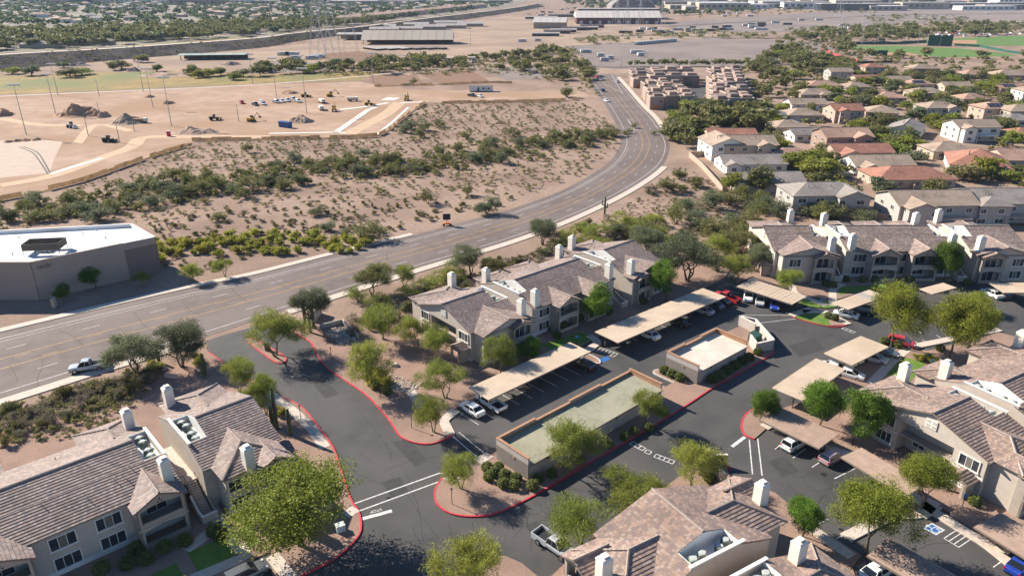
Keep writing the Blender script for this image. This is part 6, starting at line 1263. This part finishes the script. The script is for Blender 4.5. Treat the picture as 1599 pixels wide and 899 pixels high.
for i in range(44):
    if i < 24: u = rnd.random(); x, y = np.array(G(735+u*190, 648-u*90))+np.array([rnd.uniform(-1,1), rnd.uniform(-1,1)])
    else: q = rnd.choice(((1250,705),(1300,728),(1345,748),(1320,835),(1420,850),(1190,478),(1220,485),(1010,528),(1060,508),(880,860),(600,760))); x, y = np.array(G(*q))+np.array([rnd.uniform(-3,3), rnd.uniform(-3,3)])
    r = rnd.uniform(.15,.5); MB().sheet([(x+r*rnd.uniform(.6,1.1)*math.cos(t*.628), y+r*rnd.uniform(.6,1.1)*math.sin(t*.628)) for t in range(10)], .0165).build('oil_stain', M_stain)['kind'] = 'structure'
for p in ([(612,690),(640,684),(668,720),(648,728)], [(596,752),(624,744),(640,770),(612,778)], [(880,785),(905,772),(930,790),(902,804)], [(1200,720),(1225,712),(1248,735),(1222,745)], [(700,840),(745,828),(770,858),(720,870)], [(480,590),(500,586),(530,615),(508,622)], [(1230,540),(1270,528),(1290,545),(1248,558)], [(820,820),(838,812),(850,828),(832,836)]): sheet('asphalt_patch', p, .0145, M_patch2)
# culvert bridge in the wash
x, y = G(700,99); e = empty('culvert_bridge', (x, y, 0), R(8), 'pale arched culvert bridge over the wash', 'bridge'); MB().box(-18, 22, 0, 6, 3.2, 4.2).build('deck', M_conc, e)
for i in range(6): MB().box(-18+i*7.4, -15.6+i*7.4, 0, 6, 0, 3.2).build('pier', M_conc, e)
# ---------------------------------------------------------------- trees of the suburb and the far city
FT = [crown_mesh('crown', 400+i, m, 1.0, .78, 190, 13, .15, .1, .7, 0, lobes=11, core=.45, gap=-.4) for i, m in enumerate((L_mesq, L_olive, L_mesq, L_ash, L_grey, L_palo))]
TK = MB().tube((0,0,-1.0), (0,0,.1), .07, .05, 5).mesh('trunk', M_bark)
def ftree(w, h, label, group, px=None, wpos=None, k=None):
    x, y = wpos or G(*px); e = empty('tree', (x, y, 0), rnd.uniform(0, 6.28), label, 'tree', group); e.scale = (w/2, w/2, h/1.7); obj('trunk', TK, e, (0, 0, .95)); obj('crown', FT[rnd.randrange(len(FT)) if k is None else k], e, (0, 0, .78)); return e
def scatter(px, n, avoid=True, world=False, dmin=0):
    wp = px if world else GP(px); xs = [p[0] for p in wp]; ys = [p[1] for p in wp]; out = []; t = 0
    while len(out) < n and t < n*30:
        t += 1; p = (rnd.uniform(min(xs), max(xs)), rnd.uniform(min(ys), max(ys)))
        if inside(p, wp) and not (avoid and any(abs(p[0]-h[0]) < h[2]+1 and abs(p[1]-h[1]) < h[2]+1 for h in HOUSES)): out.append(p)
    return out
for p in scatter([(1050,175),(1170,168),(1215,190),(1200,205),(1100,205),(1060,240),(1045,215)], 34): ftree(rnd.uniform(8,13), rnd.uniform(5,7.5), 'tree in the thicket between the townhouses and the road bend', 'thicket between the townhouses and the road bend', wpos=p)
for p in scatter([(1170,110),(1215,80),(1330,100),(1330,118),(1270,120),(1230,140),(1180,165)], 26): ftree(rnd.uniform(9,14), rnd.uniform(5,7.5), 'tree in the green belt right of the townhouses', 'green belt right of the townhouses', wpos=p)
def near_house(p):
    l = 'garden tree near the ' + min(HOUSES, key=lambda h: (h[0]-p[0])**2+(h[1]-p[1])**2)[3]
    return l if len(l.split()) <= 16 else ' '.join(l.split()[:16])
for p in scatter([(1215,150),(1330,120),(1640,110),(1640,345),(1400,345),(1210,325),(1120,290),(1100,240),(1215,215)], 150): ftree(rnd.uniform(6.5,12), rnd.uniform(4.5,7.5), near_house(p), 'garden trees among the houses', wpos=p)
for p, w, h, l, k in (((1188,300),10,9,'big dark green round tree beside the grey roofs',2), ((1280,276),13,7,'wide green tree on the side street corner',5), ((1370,303),9,6,'grey-green tree between the two-storey houses',4), ((1540,278),11,8,'olive round tree by the red hip roof',3), ((1142,300),7,7,'yellow-green tree at the block wall corner',5), ((1190,238),11,9,'large green tree behind the tan pair of houses',0), ((1338,212),9,5,'wide tree beside the brown two-storey house',0), ((1435,187),10,7,'round green tree in front of the tan house',4)): ftree(w, h, l, None, px=p, k=k)
for p in scatter([(520,118),(640,105),(690,98),(800,88),(870,75),(920,105),(935,140),(905,135),(870,125),(790,110),(690,112),(600,118)], 20): ftree(rnd.uniform(8,13), rnd.uniform(4,7), 'tree in the wash between the arenas and the gravel lot', 'trees in the wash', wpos=p)
for p in scatter([(380,112),(400,108),(560,102),(640,96),(700,92),(690,100),(560,112),(400,120)], 20): ftree(rnd.uniform(8,14), rnd.uniform(5,8), 'tree lining the wash above the path', 'trees lining the wash', wpos=p)
for p in ((110,121),(100,106),(128,117),(118,118),(220,98),(310,122),(325,120),(345,118),(365,125),(300,118),(180,110),(190,108),(245,112),(380,120),(50,118),(20,116)): ftree(rnd.uniform(9,15), rnd.uniform(5,8), 'bush at the edge of the olive field', 'bushes at the edge of the olive field', px=p)
for i in range(0): ftree(8, 5, 'small street tree in the row before the gravel lot', 'street trees before the gravel lot', px=(990+i*12, 104), k=0)
R1 = [(1170,100),(1200,75),(1280,48),(1600,40),(1720,55),(1720,100),(1400,92),(1330,96),(1280,72),(1230,95)]
sub = [(-150,90),(0,80),(400,56),(560,38),(675,25),(790,10),(800,2),(-450,2)]
near = [(-100,92),(0,82),(400,58),(560,40),(620,32),(400,38),(0,55),(-130,60)]
FTM = [crown_mesh('tuft', 450+i, m, 1.0, .75, 19, 4, .62, .16, .9, 0, lobes=6, core=.5) for i, m in enumerate((L_far, L_far, L_far, L_far))]
FTN = [crown_mesh('tuft', 460+i, L_mesq, 1.0, .72, 50, 7, .31, .12, .75, 0, lobes=8, core=.45) for i in range(4)]
mass('treeline', [p for p in scatter(R1, 240) if not inside(p, GP([(1312,69),(1440,66),(1500,58),(1700,55),(1700,76),(1600,92),(1380,88)]))], FTN, 4, 7.5, 'trees round the ball fields and parking lots', 'trees', .9, .9)
mass('treeline', scatter(near, 420, False), FTN, 5, 9, 'green trees in the near suburb beyond the levee', 'trees', .9, .9)
mass('treeline', scatter([(520,118),(640,105),(690,98),(800,88),(870,75),(920,105),(935,140),(905,135),(870,125),(790,110),(690,112),(600,118)], 70)+scatter([(380,112),(400,108),(560,102),(640,96),(700,92),(690,100),(560,112),(400,120)], 50)+scatter([(1170,110),(1215,80),(1330,100),(1330,118),(1270,120),(1230,140),(1180,165)], 70)+scatter([(1050,175),(1170,168),(1215,190),(1200,205),(1100,205),(1060,240),(1045,215)], 50), FTN, 3.2, 6, 'trees filling the washes and green belts', 'trees', .9, .9)
mass('treeline', [G(985+i*9.5+rnd.uniform(-2,2), 104.5) for i in range(22)], FTN, 2.5, 4, 'row of small street trees before the gravel lot', 'trees', 1, 1)
mass('scrub', [tuple(np.array(top[i])*t+np.array(base[i])*(1-t)+np.random.default_rng(int(i*997+t*1e5)).normal(size=2)*8)+(t*5.6,) for i in range(len(top)) for t in np.random.default_rng(i).uniform(0,.95,30)], SMB, .7, 2.2, 'dark scrub and rocks on the levee bank', 'scrub', 1, .35)
mass('treeline', scatter(sub, 2500, False), FTM, 3.5, 8, 'far mass of suburban trees reaching to the top edge', 'trees', .8, .8)
mass('treeline', scatter([(1040,30),(1200,18),(1420,8),(1750,6),(1750,-6),(850,-6),(900,12)], 1300, False), FTM, 4, 9, 'far mass of trees behind the wine red hall', 'trees', .8, .8)
BF = GP([(1312,68),(1440,62),(1500,55),(1700,52),(1700,76),(1600,93),(1380,89)])
mass('shrubbery', [p for p in scatter([(1130,120),(1200,75),(1330,50),(1720,36),(1720,345),(1400,345),(1200,330),(1100,250),(1060,200)], 2000, True) if not inside(p, BF)], [crown_mesh('tuft', 470+i, L_mesq, 1.0, .7, 22, 5, .46, .13, .6, .1, lobes=6) for i in range(4)], 1.3, 3.0, 'low shrubs filling the gardens between the houses', 'shrubs', 1.0, .6)
mass('shrubbery', scatter([(880,64),(1000,54),(1100,50),(1200,56),(1200,62),(1050,64),(900,72)], 90, False)+scatter([(1350,27),(1500,25),(1515,34),(1350,37)], 70, False)+scatter([(1200,52),(1300,43),(1640,36),(1640,46),(1330,54),(1215,66)], 170, False)+scatter([(1060,22),(1200,16),(1420,14),(1420,20),(1200,26),(1080,30)], 90, False)+scatter([(880,14),(960,12),(960,22),(900,24)], 30, False), SMB, 2.5, 6.5, 'bushes dotted over the far showground and lots', 'shrubs', .8, .6)
for i, p in enumerate(([(1040,42),(1200,33),(1420,24),(1720,20)], [(1050,56),(1160,60),(1260,58),(1340,50),(1720,36)], [(900,60),(960,57),(1040,55)])): L = crom(GP(p), 5); mb = MB(); ribbon(mb, L, 14, .3); mb.build('service_road', M_road)['kind'] = 'structure'
mass('shrubbery', scatter([(400,120),(640,100),(800,85),(900,75),(935,150),(905,142),(800,118),(640,118)], 500, False), SMB, 1.2, 3.0, 'low shrubs along the wash', 'shrubs', 1.0, .5)
# far houses and buildings
def fhouse(p, W, D, h, rm, wm, label, group, ang=0, flat=False, name='house', cat='house'):
    e = empty(name, (p[0], p[1], 0), R(ang), label, cat, group); MB().box(-W/2, W/2, -D/2, D/2, 0, h).build('wall', wm, e); b = MB()
    if flat: b.box(-W/2-.3, W/2+.3, -D/2-.3, D/2+.3, h, h+.7)
    else: i = min(W, D)*.45; b.add([(-W/2-.6,-D/2-.6,h),(W/2+.6,-D/2-.6,h),(W/2+.6,D/2+.6,h),(-W/2-.6,D/2+.6,h),(-W/2+i,0,h+D*.2),(W/2-i,0,h+D*.2)], [(0,1,5,4),(1,2,5),(2,3,4,5),(3,0,4)])
    b.build('roof', rm, e)
    if flat:
        for k in range(int(W/14)): MB().box(-W/2+3+k*14, -W/2+11+k*14, -D/2-.1, -D/2, h*.35, h*.75).build('window', M_glass, e)
FR = [mat('far_roof_pink', (.40,.27,.21), .9, .1, .05), mat('far_roof_grey', (.33,.28,.25), .9, .1, .05), mat('far_roof_tan', (.40,.31,.24), .9, .1, .05)]
for p in scatter([(-120,66),(0,60),(400,40),(600,25),(760,10),(700,4),(-350,6)], 190, False): fhouse(p, rnd.uniform(13,26), rnd.uniform(10,16), rnd.uniform(3.5,6.5), rnd.choice(FR), rnd.choice((WL['tan'], WL['white'], WL['pink'])), 'far suburban house half hidden among the trees beyond the levee', 'far suburban houses', rnd.uniform(-30,30))
for p in scatter([(0,80),(400,55),(420,48),(0,66)], 16, False): fhouse(p, rnd.uniform(20,40), 11, 4, FR[1], WL['tan'], 'low grey-roofed house just beyond the levee', 'houses just beyond the levee', rnd.uniform(-5,20))
for i in range(16):
    q = 540+i*14; fhouse(G(q, 36-i*1.55), 30, 16, 8, FR[0], WL['pink'], 'pinkish apartment block in the row along the levee', 'apartment row along the levee', 8, False, 'apartment_block', 'apartment block')
for i in range(70):
    if i < 34: p = G(rnd.uniform(0,780), rnd.uniform(2,8))
    else: p = G(rnd.uniform(1030,1620), rnd.uniform(-1,17))
    fhouse(p, rnd.uniform(50,130), rnd.uniform(30,50), rnd.uniform(7,16), rnd.choice((M_rv, M_pale, M_metal2)), rnd.choice((WL['tan'], WL['white'], WL['brown'], M_glass)), 'far flat-roofed commercial building near the top edge', 'far commercial buildings', rnd.uniform(-8,8), True, 'commercial_building', 'commercial building')
for q, w, h, wm, l in (((1270,8),90,14,WL['tan'],'tan office building above the gravel lots'), ((1350,8),110,16,M_glass,'dark glass office building above the gravel lots'), ((1205,12),60,14,WL['pink'],'orange office block left of the glass building'), ((1105,14),90,14,WL['tan'],'office with pale roof right of the domed arena'), ((305,8),130,14,WL['brown'],'wide brown building in the far suburb'), ((1075,20),22,12,WL['tan'],'small tan block in front of the pale roof office')): fhouse(G(*q), w, 36, h, M_rv, wm, l, None, 0, True, 'office_block', 'office building')
# ---------------------------------------------------------------- river rocks and boulders
M_rock = mat('river_rock', (.44,.38,.33), .9, .25, 2); RK = []
for i in range(4):
    g = random.Random(i); b = MB(); n = 7; b.v = [(math.cos(6.283*k/n)*g.uniform(.7,1.1), math.sin(6.283*k/n)*g.uniform(.7,1.1), 0) for k in range(n)]+[(math.cos(6.283*k/n+.3)*g.uniform(.4,.7), math.sin(6.283*k/n+.3)*g.uniform(.4,.7), g.uniform(.5,.8)) for k in range(n)]
    for k in range(n): b.f.append([k, (k+1) % n, n+(k+1) % n, n+k]); b.m.append(0)
    b.f.append([n+k for k in range(n)]); b.m.append(0); RK.append(b.mesh('rock', M_rock))
bed = [(548,560),(575,560),(590,575),(620,590),(655,598),(660,603),(640,613),(612,612),(600,595),(575,580)]
e = empty('rock_bed', (*G(610,595), 0), 0, 'pale river rock bed winding below the middle building', 'rock bed'); o0 = G(610,595)
for p in scatter(bed, 230, False): obj('rock', RK[rnd.randrange(4)], e, (p[0]-o0[0], p[1]-o0[1], .12), rnd.uniform(0,6), rnd.uniform(.14,.34))
e2 = empty('rock_bed', (*G(540,523), 0), 0, 'shaded rock floor of the sunken basin', 'rock bed'); o0 = G(540,523)
for p in scatter([(505,518),(535,510),(558,532),(530,540)], 120, False): obj('rock', RK[rnd.randrange(4)], e2, (p[0]-o0[0], p[1]-o0[1], .12), rnd.uniform(0,6), rnd.uniform(.18,.4))
for p, s, l in (((617,572),.9,'pale boulder alone on the gravel below the middle building'), ((258,577),.7,'grey boulder under the roadside trees'), ((1160,530),.3,'small stone beside the bin enclosure')): x, y = G(*p); tag(obj('boulder', RK[1], None, (x, y, .1), 1, s), l, 'boulder')
for p in scatter([(1000,620),(1050,604),(1045,622),(1008,645)], 30, False): pass
# lettering to meshes so that it has faces of its own
bpy.context.view_layer.update()
for o in [o for o in SC.objects if o.type == 'FONT']:
    me = bpy.data.meshes.new_from_object(o.evaluated_get(bpy.context.evaluated_depsgraph_get())); n = obj(o.name, me, o.parent); n.matrix_local = o.matrix_local.copy()
    for k in o.keys(): n[k] = o[k]
    nm = o.name; bpy.data.objects.remove(o); n.name = nm

# ---------------------------------------------------------------- haze
hb = MB().box(-8990, 8990, -290, 10990, -1.0, 78.0).build('haze', []); hb['kind'] = 'stuff'; hb['label'] = 'thin pale blue haze over the far city'; hb['category'] = 'haze'
hm = bpy.data.materials.new('haze'); hm.use_nodes = True; hn = hm.node_tree.nodes; hn.remove(hn['Principled BSDF'])
pv = hn.new('ShaderNodeVolumePrincipled'); pv.inputs['Color'].default_value = (.62,.78,1.0,1); pv.inputs['Density'].default_value = .00005
hm.node_tree.links.new(pv.outputs[0], hn['Material Output'].inputs['Volume']); hb.data.materials.clear(); hb.data.materials.append(hm)
